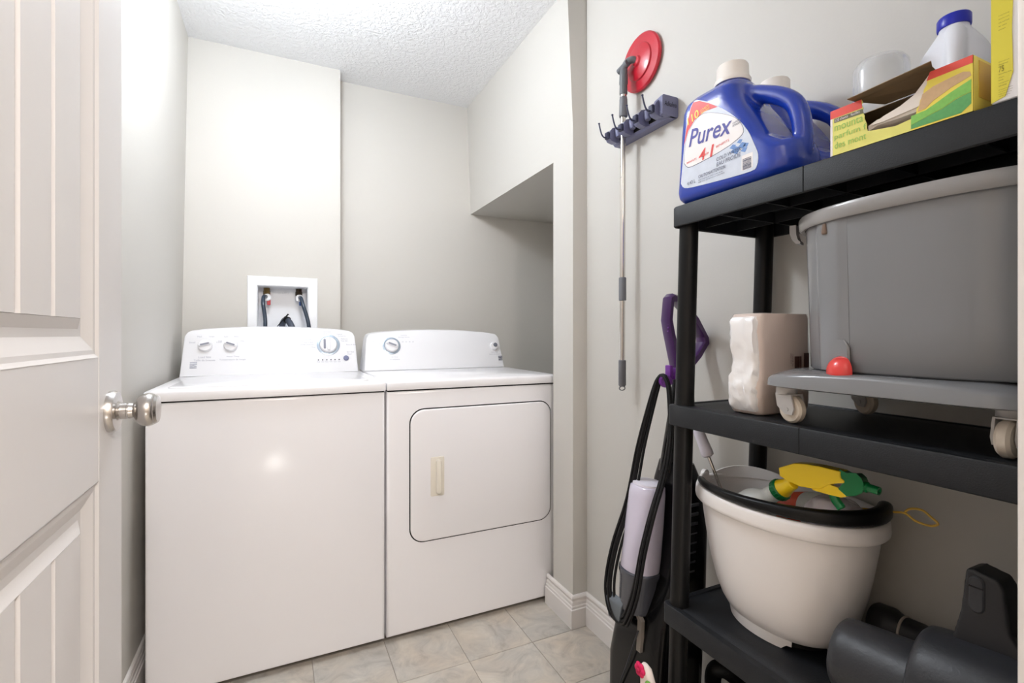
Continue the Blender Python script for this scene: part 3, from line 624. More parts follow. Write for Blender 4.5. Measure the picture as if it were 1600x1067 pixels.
while zz < 1.384:
    hgt = random.choice((0.0005, 0.0009, 0.0013)); ly_(bm, [(0.6125, zz), (0.6125, zz + hgt), (0.595, zz + hgt), (0.595, zz)], 2); zz += hgt + random.choice((0.0006, 0.001))
o = mk('barcode', bm, mat('label_navy', (60, 66, 100), 0.4), lab, smooth=0); o['kind'] = 'stuff'
j2 = thing('detergent_jug', 'second blue detergent jug behind the front one, white cap and handle showing', 'detergent', (0.812 + 0.131, 0.625, TZ[0]), 'detergent jugs on the top shelf')
for ch in t.children:
    if ch.name.startswith(('body', 'cap')): c = ch.copy(); C.objects.link(c); c.parent = j2

# ------------------------------------------------------------------ carton of dryer sheets
M_yel = mat('carton_yellow', (236, 216, 88), 0.45, vary=0.04, vscale=20)
M_lime = mat('carton_lime', (226, 222, 120), 0.45, vary=0.04, vscale=20)
M_card = mat('cardboard_inside', (128, 106, 78), 0.8, vary=0.06, vscale=40)
M_cred = mat('carton_red', (228, 84, 72), 0.45, vary=0.03)
t = thing('dryer_sheet_box', 'yellow carton of dryer sheets with a torn-open front on the top shelf', 'carton', (0.80, 0.37, TZ[0]))
BX0, BX1, BYA, BYB, BZ0, BZ1 = 0.7475, 0.858, 0.4555, 0.289, TZ[0], 1.4035
bm = BM()
box(bm, BX0, BX1, BYB, BYA, BZ0, BZ0 + 0.0008); box(bm, BX1 - 0.0008, BX1, BYB, BYA, BZ0, BZ1)
box(bm, BX0, BX1, BYA - 0.0008, BYA, BZ0, BZ1); box(bm, BX0, BX1, BYB, BYB + 0.0008, BZ0, BZ1)
box(bm, BX0 + 0.05, BX1, BYB, BYA, BZ1 - 0.0008, BZ1)
mk('carton', bm, M_card, t, smooth=0)
def fx(P, x0=BX0 - 0.0006, x1=BX0 + 0.0004):
    b_ = BM(); prism(b_, P, lambda u, v, w_: (w_, u, v), x0, x1); return b_
jag = [(0.4125, 1.4035), (0.4105, 1.3985), (0.4125, 1.396), (0.410, 1.390), (0.4115, 1.3865), (0.4085, 1.379), (0.4085, 1.375), (0.4055, 1.366), (0.4055, 1.360), (0.4045, 1.357)]
lf = mk('left_panel', fx([(0.4555, BZ0)] + [(0.4045, BZ0)] + jag[::-1] + [(0.4555, 1.4035)]), M_lime, t, smooth=0)
lw = mk('lower_strip', fx([(0.4045, BZ0), (0.4045, 1.3555), (0.37, 1.3495), (0.352, 1.352), (0.352, BZ0)]), M_lime, t, smooth=0)
jag2 = [(0.352, BZ0), (0.352, 1.352), (0.3465, 1.356), (0.346, 1.362), (0.343, 1.366), (0.342, 1.372), (0.339, 1.377), (0.338, 1.384), (0.335, 1.389), (0.334, 1.396), (0.3315, 1.4035)]
rp = mk('picture_panel', fx(jag2 + [(BYB, 1.4035), (BYB, BZ0)]), M_yel, t, smooth=0)
mk('red_band', fx([(0.4555, 1.3915), (0.4115, 1.391), (0.4125, 1.4035), (0.4555, 1.4035)], BX0 - 0.0009, BX0 - 0.0002), M_cred, lf, smooth=0)
mk('red_band', fx([(0.335, 1.3935), (BYB, 1.394), (BYB, 1.4035), (0.3315, 1.4035)], BX0 - 0.0009, BX0 - 0.0002), M_cred, rp, smooth=0)
mk('white_edge', fx([(0.4555, BZ0), (0.4525, BZ0), (0.4525, 1.3915), (0.4555, 1.3915)], BX0 - 0.0009, BX0 - 0.0002), M_labw, lf, smooth=0)
mk('dark_band', fx([(0.450, 1.3845), (0.4095, 1.383), (0.411, 1.3895), (0.450, 1.3905)], BX0 - 0.0009, BX0 - 0.0002), mat('band_grey', (104, 102, 78), 0.5), lf, smooth=0)
bm = BM()
for s, y, z, wd, h in (('mounta', 0.4495, 1.3715, 0.0395, 0.009), ('parfum f', 0.4495, 1.357, 0.0435, 0.0105), ('des mont', 0.4495, 1.3455, 0.0435, 0.0095)): text(bm, s, (BX0 - 0.0011, y, z), (0, -1, 0), (0, 0, 1), wd, h)
mk('lettering', bm, mat('print_green', (150, 196, 92), 0.5), lf, smooth=0)
bm = BM(); text(bm, '120 sheets   feuilles', (BX0 - 0.0011, 0.4485, 1.3855), (0, -1, 0), (0, 0, 1), 0.034, 0.004); mk('lettering', bm, M_labw, lf, smooth=0)
# printed picture of folded towels (flat print)
x0_, x1_ = BX0 - 0.0010, BX0 - 0.0003
mk('towel_print', fx([(0.3445, 1.3585), (0.3395, 1.3785), (0.328, 1.3835), (0.312, 1.386), (0.298, 1.3875), (0.2915, 1.3845), (0.2905, 1.3795), (0.31, 1.3735), (0.328, 1.3655), (0.336, 1.359)], x0_, x1_), mat('print_tan', (206, 172, 130), 0.6, vary=0.14, vscale=220), rp, smooth=0)
mk('towel_print', fx([(0.352, 1.3435), (0.352, 1.3555), (0.336, 1.3565), (0.324, 1.3615), (0.31, 1.368), (0.2905, 1.375), (0.2905, 1.3605), (0.305, 1.358), (0.318, 1.352), (0.332, 1.349)], x0_, x1_), mat('print_lime', (132, 196, 92), 0.6, vary=0.16, vscale=240), rp, smooth=0)
mk('towel_print', fx([(0.352, 1.3385), (0.352, 1.3432), (0.332, 1.3485), (0.318, 1.3515), (0.305, 1.3572), (0.2905, 1.3600), (0.2905, 1.346), (0.30, 1.3385)], x0_, x1_), mat('print_green_towel', (96, 168, 98), 0.6, vary=0.18, vscale=240), rp, smooth=0)
bm = BM(); box(bm, BX0 + 0.0005, BX1 - 0.0005, BYB - 0.0007, BYB - 0.0001, BZ0 + 0.0005, BZ1 - 0.0005); ep = mk('end_panel', bm, M_yel, t, smooth=0)
bm = BM(); box(bm, BX0 + 0.012, BX1 - 0.012, BYB - 0.0012, BYB - 0.0006, BZ0 + 0.019, BZ1 - 0.004); mk('end_flap', bm, mat('carton_amber', (216, 176, 62), 0.5, vary=0.06, vscale=20), ep, smooth=0)
bm = BM()  # torn flap folded up and out over the opening
loft(bm, [[(BX0 + 0.049, 0.408, 1.4045), (BX0 + 0.049, 0.335, 1.4045), (BX0 + 0.050, 0.335, 1.4055), (BX0 + 0.050, 0.408, 1.4055)],
          [(0.760, 0.427, 1.4085), (0.760, 0.335, 1.4145), (0.760, 0.335, 1.4155), (0.760, 0.427, 1.4095)],
          [(0.728, 0.421, 1.403), (0.728, 0.322, 1.4075), (0.7282, 0.322, 1.4085), (0.7282, 0.421, 1.404)]])
mk('torn_flap', bm, M_card, t, smooth=0)
M_sheet = mat('fabric_sheet', (232, 224, 216), 0.7, vary=0.02)
bm = BM()
def sheet(bm, pts, dx, th):
    n = len(pts); loft(bm, [[(BX0 + 0.004 + dx + w_, u, v + q) for w_, q in ((0, 0), (0.09 - dx, 0.002), (0.09 - dx, 0.002 + th), (0, th))] for u, v in pts])
sheet(bm, [(0.407, 1.346), (0.38, 1.3435), (0.35, 1.345), (0.32, 1.347), (0.295, 1.346)], 0, 0.006)
sheet(bm, [(0.4065, 1.3565), (0.395, 1.361), (0.37, 1.3605), (0.35, 1.361), (0.32, 1.361), (0.295, 1.361)], 0.001, 0.008)
tag(mk('sheet_stack', bm, M_sheet, smooth=60, loc=(0.79, 0.35, BZ0)), 'white dryer sheets stacked inside the torn yellow carton', 'dryer sheets')
bm = BM()
loft(bm, [[(BX0 + 0.002 + a, u, v) for a, u, v in ((0, 0.402 - s * 0.001, 1.3625 + s * 0.001), (0, 0.385, 1.370 + s * 0.001), (0, 0.366, 1.375 + s * 0.001), (0, 0.350, 1.383 + s * 0.001), (0, 0.340, 1.394), (0, 0.333, 1.4025), (0, 0.331, 1.4025), (0, 0.334, 1.39), (0, 0.339, 1.377), (0, 0.345, 1.366), (0, 0.36, 1.3705 - 0.006), (0, 0.385, 1.3655 - 0.003))] for s in (0,)] + [[(BX0 + 0.055, u, v) for u, v in ((0.400, 1.3655), (0.385, 1.3755), (0.366, 1.381), (0.350, 1.388), (0.340, 1.398), (0.333, 1.4022), (0.331, 1.4022), (0.334, 1.394), (0.339, 1.382), (0.345, 1.372), (0.36, 1.3695), (0.385, 1.3665))]])
tag(mk('loose_sheet', bm, M_sheet, smooth=60, loc=(0.76, 0.36, 1.37)), 'single white dryer sheet pulled up through the torn opening of the yellow carton', 'dryer sheets')

# ------------------------------------------------------------------ more on the top shelf
t = thing('tall_yellow_box', 'tall yellow and white box at the doorway end of the top shelf', 'box', (0.767, 0.236, TZ[0]))
bm = BM(); box(bm, 0.747, 0.785, 0.206, 0.2725, TZ[0], TZ[0] + 0.20); bevel(bm, 0.0012, 1); tb = mk('carton', bm, M_labw, t)
M_yel2 = mat('box_yellow', (228, 214, 70), 0.4, vary=0.02)
bm = BM(); prism(bm, [(0.2722, TZ[0] + 0.001), (0.260, TZ[0] + 0.005), (0.2535, TZ[0] + 0.03), (0.2545, TZ[0] + 0.08), (0.2515, TZ[0] + 0.184), (0.2722, TZ[0] + 0.184)], lambda u, v, w_: (w_, u, v), 0.7462, 0.7475); yp = mk('yellow_front', bm, M_yel2, t, smooth=0)
bm = BM()
text(bm, '75', (0.7458, 0.2655, TZ[0] + 0.034), (0, -1, 0), (0, 0, 1), 0.0045, 0.0065)
for k, (z, wd) in enumerate(((0.045, 0.009), (0.042, 0.008), (0.031, 0.011), (0.027, 0.005), (0.024, 0.004), (0.0205, 0.009), (0.0175, 0.007), (0.013, 0.012), (0.0105, 0.012), (0.008, 0.011), (0.0055, 0.010), (0.09, 0.009), (0.094, 0.009), (0.086, 0.007), (0.082, 0.006), (0.098, 0.009))):
    text(bm, ('sheets per box', 'feuilles', 'fabric softener sheets', 'dryer', 'fresh', 'assouplissant', 'textile', 'see side panel for directions', 'voir le mode d emploi', 'keep out of reach', 'tenir hors de portee', 'soft and fresh', 'laundry care', 'no static', 'clean', 'long lasting')[k], (0.7458, 0.2655, TZ[0] + z), (0, -1, 0), (0, 0, 1), wd, 0.0013)
mk('lettering', bm, mat('print_olive', (120, 110, 30), 0.5), yp, smooth=0)
M_clear = mat('clear_plastic', (236, 238, 240), 0.1, vary=0.005, alpha=0.32, coat=1.0)
bm = BM(); cx_, cy_ = 0.90, 0.4675
lathe(bm, [(0.037, 0), (0.038, 0.002), (0.0395, 0.165), (0.038, 0.178), (0.032, 0.186), (0.0, 0.188), (0.0, 0.1866), (0.031, 0.1846), (0.0365, 0.177), (0.038, 0.165), (0.0365, 0.0025), (0.0355, 0)], (cx_, cy_, TZ[0]), seg=48)
# keep it open at the bottom: an upturned tub
tag(mk('clear_tub', bm, M_clear, smooth=50, loc=(cx_, cy_, TZ[0])), 'clear plastic tub standing upside down behind the torn carton', 'tub')
M_wjug = mat('white_hdpe', (232, 234, 242), 0.38, vary=0.008, sss=0.1)
t = thing('white_jug', 'white plastic jug with a wide blue lid, at the back of the top shelf', 'jug', (0.95, 0.39, TZ[0]))
bm = BM()
JC = (0.955, 0.3925)
rings = []
for z, r, n_ in ((0, 0.047, 2.3), (0.004, 0.051, 2.3), (0.06, 0.0525, 2.3), (0.125, 0.052, 2.3), (0.15, 0.048, 2.2), (0.177, 0.038, 2.1), (0.197, 0.026, 2), (0.209, 0.0185, 2), (0.222, 0.018, 2)): rings.append(superell(JC[0], JC[1], r, r, TZ[0] + z, n_, 48))
loft(bm, rings)
tube(bm, spline([(JC[0] - 0.02, JC[1] - 0.009, TZ[0] + 0.20), (JC[0] - 0.041, JC[1] - 0.018, TZ[0] + 0.17), (JC[0] - 0.0465, JC[1] - 0.020, TZ[0] + 0.11), (JC[0] - 0.041, JC[1] - 0.018, TZ[0] + 0.06), (JC[0] - 0.04, JC[1] - 0.018, TZ[0] + 0.04)]), 0.0125, 12)
mk('body', remesh(bm, 0.0026, 8), M_wjug, t, smooth=80)
bm = BM()
pr = [(0.0, 0.0), (0.0205, 0.0), (0.021, 0.002), (0.021, 0.015), (0.0195, 0.0175), (0.0, 0.018)]
lathe(bm, pr, (JC[0], JC[1], TZ[0] + 0.2125), seg=48); mk('lid', bm, mat('lid_blue', (28, 40, 178), 0.3, vary=0.04), t)
t = thing('white_canister', 'small white lidded canister between the blue-lidded jug and the tall yellow box', 'canister', (0.846, 0.279, TZ[0]))
bm = BM(); lathe(bm, [(0.028, 0), (0.03, 0.002), (0.03, 0.106), (0.028, 0.108)], (0.846, 0.257, TZ[0]), seg=36); mk('body', bm, M_plwhite, t)
bm = BM(); lathe(bm, [(0.031, 0.105), (0.0315, 0.106), (0.0315, 0.119), (0.030, 0.122), (0, 0.1225)], (0.846, 0.257, TZ[0]), seg=36); mk('lid', bm, M_plwhite, t)

# ------------------------------------------------------------------ middle shelf: mop bucket on its dolly, packet of paper towels
t = thing('bucket_dolly', 'grey plastic dolly on castors carrying the grey mop bucket', 'dolly', (0.885, 0.39, TZ[1]))
def dk(i, z, n_=5): return superell(0.884, 0.4095, 0.143 - i, 0.1765 - i, z, 6, 96)
def arch(ring, lo, hi): return [Vector((p.x, p.y, lo + (hi - lo) * max(0.0, 1 - ((p.y - 0.41) / 0.185) ** 2))) for p in ring]
bm = BM(); loft(bm, [dk(0.02, 0.987), dk(0.004, 0.982), dk(0.0, 0.984), arch(dk(0.001, 0), 0.992, 1.0045), arch(dk(0.003, 0), 0.995, 1.0085), arch(dk(0.008, 0), 0.998, 1.010), arch(dk(0.016, 0), 1.002, 1.0112), dk(0.034, 1.0118), dk(0.045, 1.0118)])
mk('deck', bm, M_grey, t, smooth=50)
M_castor = mat('castor_wheel', (200, 188, 172), 0.45, vary=0.04)
M_yoke = mat('castor_yoke', (172, 168, 165), 0.4, vary=0.03)
def castor(x, y, a):
    d = Vector((math.cos(a), math.sin(a), 0)); ax = Vector((-d.y, d.x, 0)); r = 0.0228; c = Vector((x, y, TZ[1] + r)) 
    bm = BM(); lathe(bm, [(0.014, -0.001), (0.016, 0.0), (0.016, 0.013), (0.0, 0.0132)], (x, y, 0.9695), seg=20)
    for s in (-1, 1):
        w0, w1 = 0.0095, 0.0125
        pl = [(-0.016, 0.0255), (0.016, 0.0255), (0.012, 0.004), (-0.004, -0.008), (-0.018, -0.008), (-0.022, 0.002)]
        loft(bm, [[c + d * (u - 0.004) + Vector((0, 0, v)) + ax * s * w0 for u, v in pl], [c + d * (u - 0.004) + Vector((0, 0, v)) + ax * s * w1 for u, v in pl]])
    loft(bm, [[c + d * (u - 0.004) + Vector((0, 0, 0.0255 + h)) + ax * q for u, q in rrect(-0.016, 0.016, -0.0125, 0.0125, 0.004, 3)] for h in (-0.002, 0.0)])
    k = mk('castor', bm, M_yoke, t, smooth=40)
    c2 = c - d * 0.012
    bm = BM(); lathe(bm, [(0.0, -0.008), (0.012, -0.008), (r - 0.003, -0.0075), (r, -0.004), (r, 0.004), (r - 0.003, 0.0075), (0.012, 0.008), (0.0, 0.008)], c2, ax, 28); mk('wheel', bm, M_castor, k)
    bm = BM(); lathe(bm, [(0.0035, -0.0135), (0.0035, 0.0135)], c2, ax, 12); mk('axle', bm, M_yoke, k)
castor(0.776, 0.546, 1.4); castor(0.797, 0.270, 0.0); castor(0.985, 0.545, 1.2); castor(0.985, 0.265, 2.2)
t = thing('mop_bucket', 'large grey mop bucket with a red drain plug on the middle shelf', 'bucket', (0.886, 0.377, 1.012))
BCX, BCY = 0.886, 0.379
def br(s, z, off=0.0, n_=2.5): return superell(BCX, BCY, 0.126 * s + off, 0.179 * s + off, z, n_, 96)
bm = BM()
loft(bm, [br(0.93, 1.0125), br(0.955, 1.0155), br(0.965, 1.08), br(0.98, 1.17), br(1.0, 1.262), br(1.0, 1.262, -0.003), br(0.98, 1.17, -0.003), br(0.965, 1.08, -0.003), br(0.95, 1.019, -0.003)])
tub = mk('tub', bm, M_grey, t, smooth=60)
bm = BM(); loft(bm, [br(1.0, 1.246, 0.0005), br(1.0, 1.244, 0.006), br(1.0, 1.246, 0.0085), br(1.0, 1.262, 0.010), br(1.0, 1.266, 0.008), br(1.0, 1.2665, 0.002), br(1.0, 1.263, -0.001), br(1.0, 1.246, 0.0005)], cap0=False, cap1=False)
mk('rim', bm, mat('bucket_rim_grey', (150, 148, 148), 0.25, vary=0.02, coat=0.3), t, smooth=50)
def bpt(a, z, off=0.0):  # point on the tub wall
    s = 0.955 + (z - 1.0) * 0.17; c_, s_ = math.cos(a), math.sin(a); n_ = 2.5
    return Vector((BCX + (0.126 * s + off) * math.copysign(abs(c_) ** (2 / n_), c_), BCY + (0.179 * s + off) * math.copysign(abs(s_) ** (2 / n_), s_), z))
# raised front panel with arched foot, two upright ribs, drain plug, peg
A0, A1 = 2.46, 2.86
bm = BM(); n = 16
def soft(k): f = min(k, n - k) / 3.5; return min(1.0, f * f * (3 - 2 * f) if f < 1 else 1.0)
loft(bm, [[bpt(A0 + (A1 - A0) * k / n, z, o * soft(k)) for k in range(n + 1)] + [bpt(A1 - (A1 - A0) * k / n, z, -0.002) for k in range(n + 1)] for z, o in ((1.014, 0.003), (1.022, 0.0036), (1.23, 0.0036), (1.247, 0.003))])
mk('raised_panel', bm, M_grey, t, smooth=60)
bm = BM()
loft(bm, [[bpt(2.77 + s_ * (0.105), z, o) for s_, o in ((-1, 0.0025), (-0.9, 0.005), (0.9, 0.005), (1, 0.0025))] for z in (1.014, 1.04, 1.05)] + [[bpt(2.77 + s_ * (0.06), 1.062, o) for s_, o in ((-1, 0.0025), (-0.9, 0.004), (0.9, 0.004), (1, 0.0025))]], closed=False, cap0=False, cap1=False)
mk('drain_boss', bm, M_grey, t, smooth=30)
pc = bpt(2.80, 1.0135, 0.004); ax_ = Vector((pc.x - BCX, pc.y - BCY, 0)).normalized()
bm = BM(); lathe(bm, [(0.0235, -0.003), (0.0235, 0.002), (0.021, 0.008), (0.015, 0.014), (0.008, 0.0175), (0, 0.0185)], pc, ax_, 32); mk('drain_plug', bm, mat('coral_plug', (226, 66, 62), 0.25, coat=0.4), t, smooth=60)
pc = bpt(2.655, 1.238, 0.004)
bm = BM(); lathe(bm, [(0.0035, -0.012), (0.0045, -0.010), (0.0028, 0.004), (0, 0.005)], pc, (0, 0, 1), 12); mk('peg', bm, mat('peg_brown', (122, 104, 92), 0.5), t)
pc = Vector((0.829, 0.563, 1.262))
bm = BM(); hk = [(-0.006, 0.0), (0.004, 0.0), (0.0045, -0.016), (0.007, -0.026), (0.011, -0.03), (0.011, -0.034), (0.004, -0.033), (-0.002, -0.026), (-0.006, -0.014)]
ax_ = Vector((pc.x - BCX, pc.y - BCY, 0)).normalized(); tn = Vector((-ax_.y, ax_.x, 0))
loft(bm, [[pc + ax_ * (-u + 0.004) + tn * w_ + Vector((0, 0, v)) for u, v in hk] for w_ in (-0.009, 0.009)]); mk('handle_lug', bm, mat('bucket_rim_grey', (150, 148, 148), 0.25), t)

M_paper = mat('pink_white_paper', (226, 206, 194), 0.75, vary=0.03, vscale=30, bump=0.3, bscale=60)
t = thing('paper_towel_pack', 'plastic-wrapped pack of folded paper towels beside the grey mop bucket', 'paper towels', (0.845, 0.635, TZ[1]))
PX0, PX1, PY0, PY1 = 0.782, 0.93, 0.603, 0.672
def pk(sx, z, wob):
    P = []
    for (x, y) in rrect(PX0, PX1, PY0, PY1, 0.014, 5):
        P.append((0.856 + (x - 0.856) * sx + wob, 0.637 + (y - 0.637) * sx, z))
    return P
zz = [0, 0.004, 0.02, 0.05, 0.075, 0.095, 0.12, 0.15, 0.178, 0.186]
sc_ = [0.9, 0.96, 1.0, 1.02, 0.985, 0.965, 0.985, 1.0, 0.985, 0.93]
wb = [0.0, 0.0, 0.0, -0.003, 0.001, 0.004, 0.001, -0.002, 0.0, 0.002]
bm = BM(); loft(bm, [pk(s, TZ[1] + z, q) for z, s, q in zip(zz, sc_, wb)]); mk('towel_stack', bm, M_paper, t, smooth=60)
M_film = mat('clear_film', (250, 248, 246), 0.12, vary=0.0, alpha=0.22, coat=1.0, bump=0.5, bscale=35)
bm = BM(); loft(bm, [[(0.856 + (x - 0.856) * 1.012 + random.uniform(-.0006, .0006), 0.637 + (y - 0.637) * 1.025 + random.uniform(-.0006, .0006), z) for x, y, z in pk(s * 1.004, TZ[1] + z + (0.001 if z > .18 else 0), q)] for z, s, q in zip(zz, sc_, wb)]); mk('plastic_wrap', bm, M_film, t, smooth=60)
bm = BM(); NR, NC = 22, 10; rw = random.Random(5); G = []
def lerp_(T, z):
    for i in range(len(zz) - 1):
        if zz[i] <= z <= zz[i + 1]: f = (z - zz[i]) / (zz[i + 1] - zz[i]); return T[i] + (T[i + 1] - T[i]) * f
for i in range(NR + 1):
    z = 0.006 + 0.174 * i / NR; s_ = lerp_(sc_, z); q = lerp_(wb, z); row = []
    for j in range(NC + 1):
        y = 0.606 + 0.062 * j / NC; e = 1 if 0 < j < NC and 0 < i < NR else 0
        row.append((0.856 + (PX0 - 0.856) * s_ + q - 0.002 - e * (0.0015 + 0.004 * rw.random() * (1.6 if z < 0.09 else 1)) + (0.010 if j in (0, NC) else 0), 0.637 + (y - 0.637) * s_, TZ[1] + z))
    G.append([bm.verts.new(p) for p in row])
for i in range(NR):
    for j in range(NC): bm.faces.new((G[i][j], G[i][j + 1], G[i + 1][j + 1], G[i + 1][j]))
mk('sealed_end', bm, mat('white_film_fold', (240, 238, 238), 0.2, vary=0.02, coat=0.8), t, smooth=60)
M_brown = mat('print_brown', (70, 36, 26), 0.6)
bm = BM()
zz0 = TZ[1] + 0.07; xx = 0.876
for k in range(9): box(bm, xx + k * 0.0022, xx + k * 0.0022 + random.choice((0.0007, 0.0012)), PY0 - 0.0034, PY0 - 0.0026, zz0, zz0 + 0.036)
box(bm, 0.903, 0.917, PY0 - 0.0034, PY0 - 0.0026, zz0 - 0.004, zz0 + 0.042)
o = mk('barcode', bm, M_brown, t, smooth=0); o['kind'] = 'stuff'
bm = BM(); text(bm, 'MADE IN', (0.868, PY0 - 0.0034, zz0 + 0.04), (0, 0, -1), (1, 0, 0), 0.022, 0.003); text(bm, '250 CT', (0.863, PY0 - 0.0034, zz0 + 0.042), (0, 0, -1), (1, 0, 0), 0.02, 0.003); mk('lettering', bm, M_brown, t, smooth=0)

# ------------------------------------------------------------------ bottom shelf: white bucket of cleaning things
Z2 = TZ[2]
M_bucket = mat('bucket_white', (232, 228, 226), 0.38, vary=0.012, vscale=12, coat=0.15)
t = thing('white_bucket', 'white bucket with a black grip, full of cleaning things, on the bottom shelf', 'bucket', (0.895, 0.640, Z2))
KX, KY = 0.895, 0.640
def kr(s, z, off=0.0): return superell(KX, KY, 0.119 * s + off, 0.169 * s + off, z, 2.15, 96)
prof = [(0.60, 0.514), (0.645, 0.518), (0.715, 0.535), (0.785, 0.562), (0.855, 0.602), (0.912, 0.65), (0.96, 0.70), (0.985, 0.742)]
bm = BM(); loft(bm, [kr(s, z) for s, z in prof] + [kr(s, z, -0.003) for s, z in prof[::-1]])
mk('body', bm, M_bucket, t, smooth=70)
bm = BM()
loft(bm, [kr(0.985, z, o) for z, o in ((0.724, 0.0005), (0.723, 0.008), (0.726, 0.0105), (0.732, 0.0115), (0.745, 0.0105), (0.752, 0.008), (0.753, 0.003), (0.749, -0.002), (0.726, -0.0025))], cap0=False, cap1=False)
mk('rolled_rim', bm, M_bucket, t, smooth=70)
for a0, a1 in ((-48, 75), (95, 216), (262, 302)):   # foot ring in three pieces with gaps between
    bm = BM(); n = 24; R = []
    for k in range(n + 1):
        a = math.radians(a0 + (a1 - a0) * k / n); c_, s_ = math.cos(a), math.sin(a)
        def q(s, z): return (KX + 0.119 * s * c_, KY + 0.169 * s * s_, z)
        h = 0.0 if 2 <= k <= n - 2 else 0.008
        R.append([q(0.645, 0.5205), q(0.615, Z2 + h), q(0.57, Z2 + h), q(0.53, 0.5145)])
    loft(bm, R); mk('foot', bm, M_bucket, t, smooth=40)
bm = BM(); loft(bm, [kr(0.50, 0.4985), kr(0.50, 0.515)]); mk('underside_shade', bm, M_gap, t)  # black block below the base; the shade there is put into its colour
bm = BM()   # pouring lip at the back
n = 20; A = [math.radians(20 + 70 * k / n) for k in range(n + 1)]
def lp(a, s, z, o): return (KX + (0.119 * s + o) * math.cos(a), KY + (0.169 * s + o) * math.sin(a), z)
loft(bm, [[lp(a, 0.985, 0.744, 0.002), lp(a, 0.985, 0.753 + 0.016 * math.sin(PI * k / n), 0.006), lp(a, 0.985, 0.753 + 0.016 * math.sin(PI * k / n), 0.003), lp(a, 0.985, 0.744, -0.001)] for k, a in enumerate(A)]); mk('pouring_lip', bm, M_bucket, t, smooth=60)
bm = BM()   # black grip lying round the front of the rim
n = 40; R = []
for k in range(n + 1):
    f = k / n; a = math.radians(118 + (302 - 118) * f); e = min(1, min(f, 1 - f) * 12 + 0.25)
    w_ = (0.007 + 0.005 * f) * e; h_ = (0.006 + 0.012 * max(0, f - 0.1)) * e
    c = Vector((KX + 0.121 * math.cos(a), KY + 0.171 * math.sin(a), 0.7535 + h_ + 0.001)); d = Vector((math.cos(a), math.sin(a), 0))
    R.append([c + d * (w_ * math.cos(q * PI / 8)) + Vector((0, 0, h_ * math.copysign(abs(math.sin(q * PI / 8)) ** 0.6, math.sin(q * PI / 8)))) for q in range(16)])
loft(bm, R); mk('handle_grip', bm, M_black, t, smooth=60)
bm = BM(); tube(bm, spline([(KX + 0.121 * math.cos(a), KY + 0.171 * math.sin(a), 0.757) for a in (math.radians(v) for v in (100, 108, 116, 124))], 4), 0.0035, 8)
lathe(bm, [(0, -0.004), (0.012, -0.004), (0.012, 0.004), (0, 0.004)], (KX + 0.123 * math.cos(1.78), KY + 0.173 * math.sin(1.78), 0.753), (math.cos(1.78), math.sin(1.78), 0), 18)
mk('handle_pivot', bm, M_bucket, t)
# spray bottle
SXC = 0.83
M_sprayY = mat('spray_yellow', (252, 216, 34), 0.28, vary=0.03, coat=0.4); M_sprayG = mat('spray_green', (12, 118, 62), 0.3, vary=0.06, coat=0.3)
M_bottle = mat('frosted_bottle', (226, 230, 228), 0.35, vary=0.01)
t = thing('spray_bottle', 'spray bottle with yellow trigger head and green nozzle lying in the white bucket', 'spray bottle', (SXC, 0.6, 0.74))
ax_ = Vector((0, -0.78, 0.62)).normalized(); cc = Vector((SXC, 0.600, 0.7825))
bm = BM(); lathe(bm, [(0.0, -0.125), (0.029, -0.122), (0.030, -0.10), (0.030, -0.065), (0.027, -0.052), (0.0165, -0.032), (0.0145, -0.026), (0.0155, -0.022), (0.0155, -0.018), (0.0145, -0.016), (0.0145, 0.0), (0, 0.001)], cc, ax_, 36); mk('bottle', bm, M_bottle, t, smooth=45)
bm = BM()
for k in range(4): lathe(bm, [(0.0146, 0), (0.0154, 0.0007), (0.0146, 0.0014)], cc - ax_ * (0.013 - k * 0.0028), ax_, 28)
mk('neck_thread', bm, M_bottle, t)['kind'] = 'stuff'
bm = BM(); lathe(bm, [(0.0, -0.003), (0.0185, -0.003), (0.0195, -0.001), (0.0195, 0.008), (0.018, 0.010), (0.0, 0.010)], cc, ax_, 40)
co = mk('collar', bm, M_sprayG, t, smooth=30)
for k in range(20):
    a = 2 * PI * k / 20; u = Vector((1, 0, 0)); v = ax_.cross(u); p = cc + u * 0.0193 * math.cos(a) + v * 0.0193 * math.sin(a)
    if k % 1 == 0:
        bm = BM(); tube(bm, [p, p + ax_ * 0.0075], 0.001, 6); mk('grip_ridge', bm, M_sprayG, co)
bm = BM(); lathe(bm, [(0.0175, 0.009), (0.0165, 0.013), (0.0125, 0.026), (0.0115, 0.036), (0.0, 0.038)], cc, ax_, 32)
hb = [(0.5925, 0.8276), (0.5905, 0.813), (0.5709, 0.8075), (0.5532, 0.8045), (0.5295, 0.8072), (0.516, 0.811), (0.5038, 0.8211), (0.4885, 0.8275), (0.4788, 0.8303), (0.478, 0.8344), (0.4847, 0.838), (0.4839, 0.8484), (0.5197, 0.8482), (0.545, 0.8462), (0.5638, 0.8428)]
prism(bm, hb, lambda u, v, w_: (w_, u, v), SXC - 0.011, SXC + 0.011)
mk('trigger_head', remesh(bm, 0.0011, 8), M_sprayY, t, smooth=80)
bm = BM(); tg = [(0.534, 0.812), (0.529, 0.8072), (0.5069, 0.8072), (0.4839, 0.8085), (0.4765, 0.8122), (0.4773, 0.8166), (0.4845, 0.8178), (0.5038, 0.8192), (0.52, 0.818)]
prism(bm, tg, lambda u, v, w_: (w_, u, v), SXC - 0.009, SXC + 0.009); bevel(bm, 0.0025, 3, 20); mk('lower_lip', bm, M_sprayY, t, smooth=40)
bm = BM(); nz = [(0.4839, 0.8484), (0.4751, 0.846), (0.4621, 0.8494), (0.4551, 0.8444), (0.4523, 0.8376), (0.4537, 0.8237), (0.4621, 0.8174), (0.4751, 0.8128), (0.4855, 0.8195), (0.4788, 0.8295)]
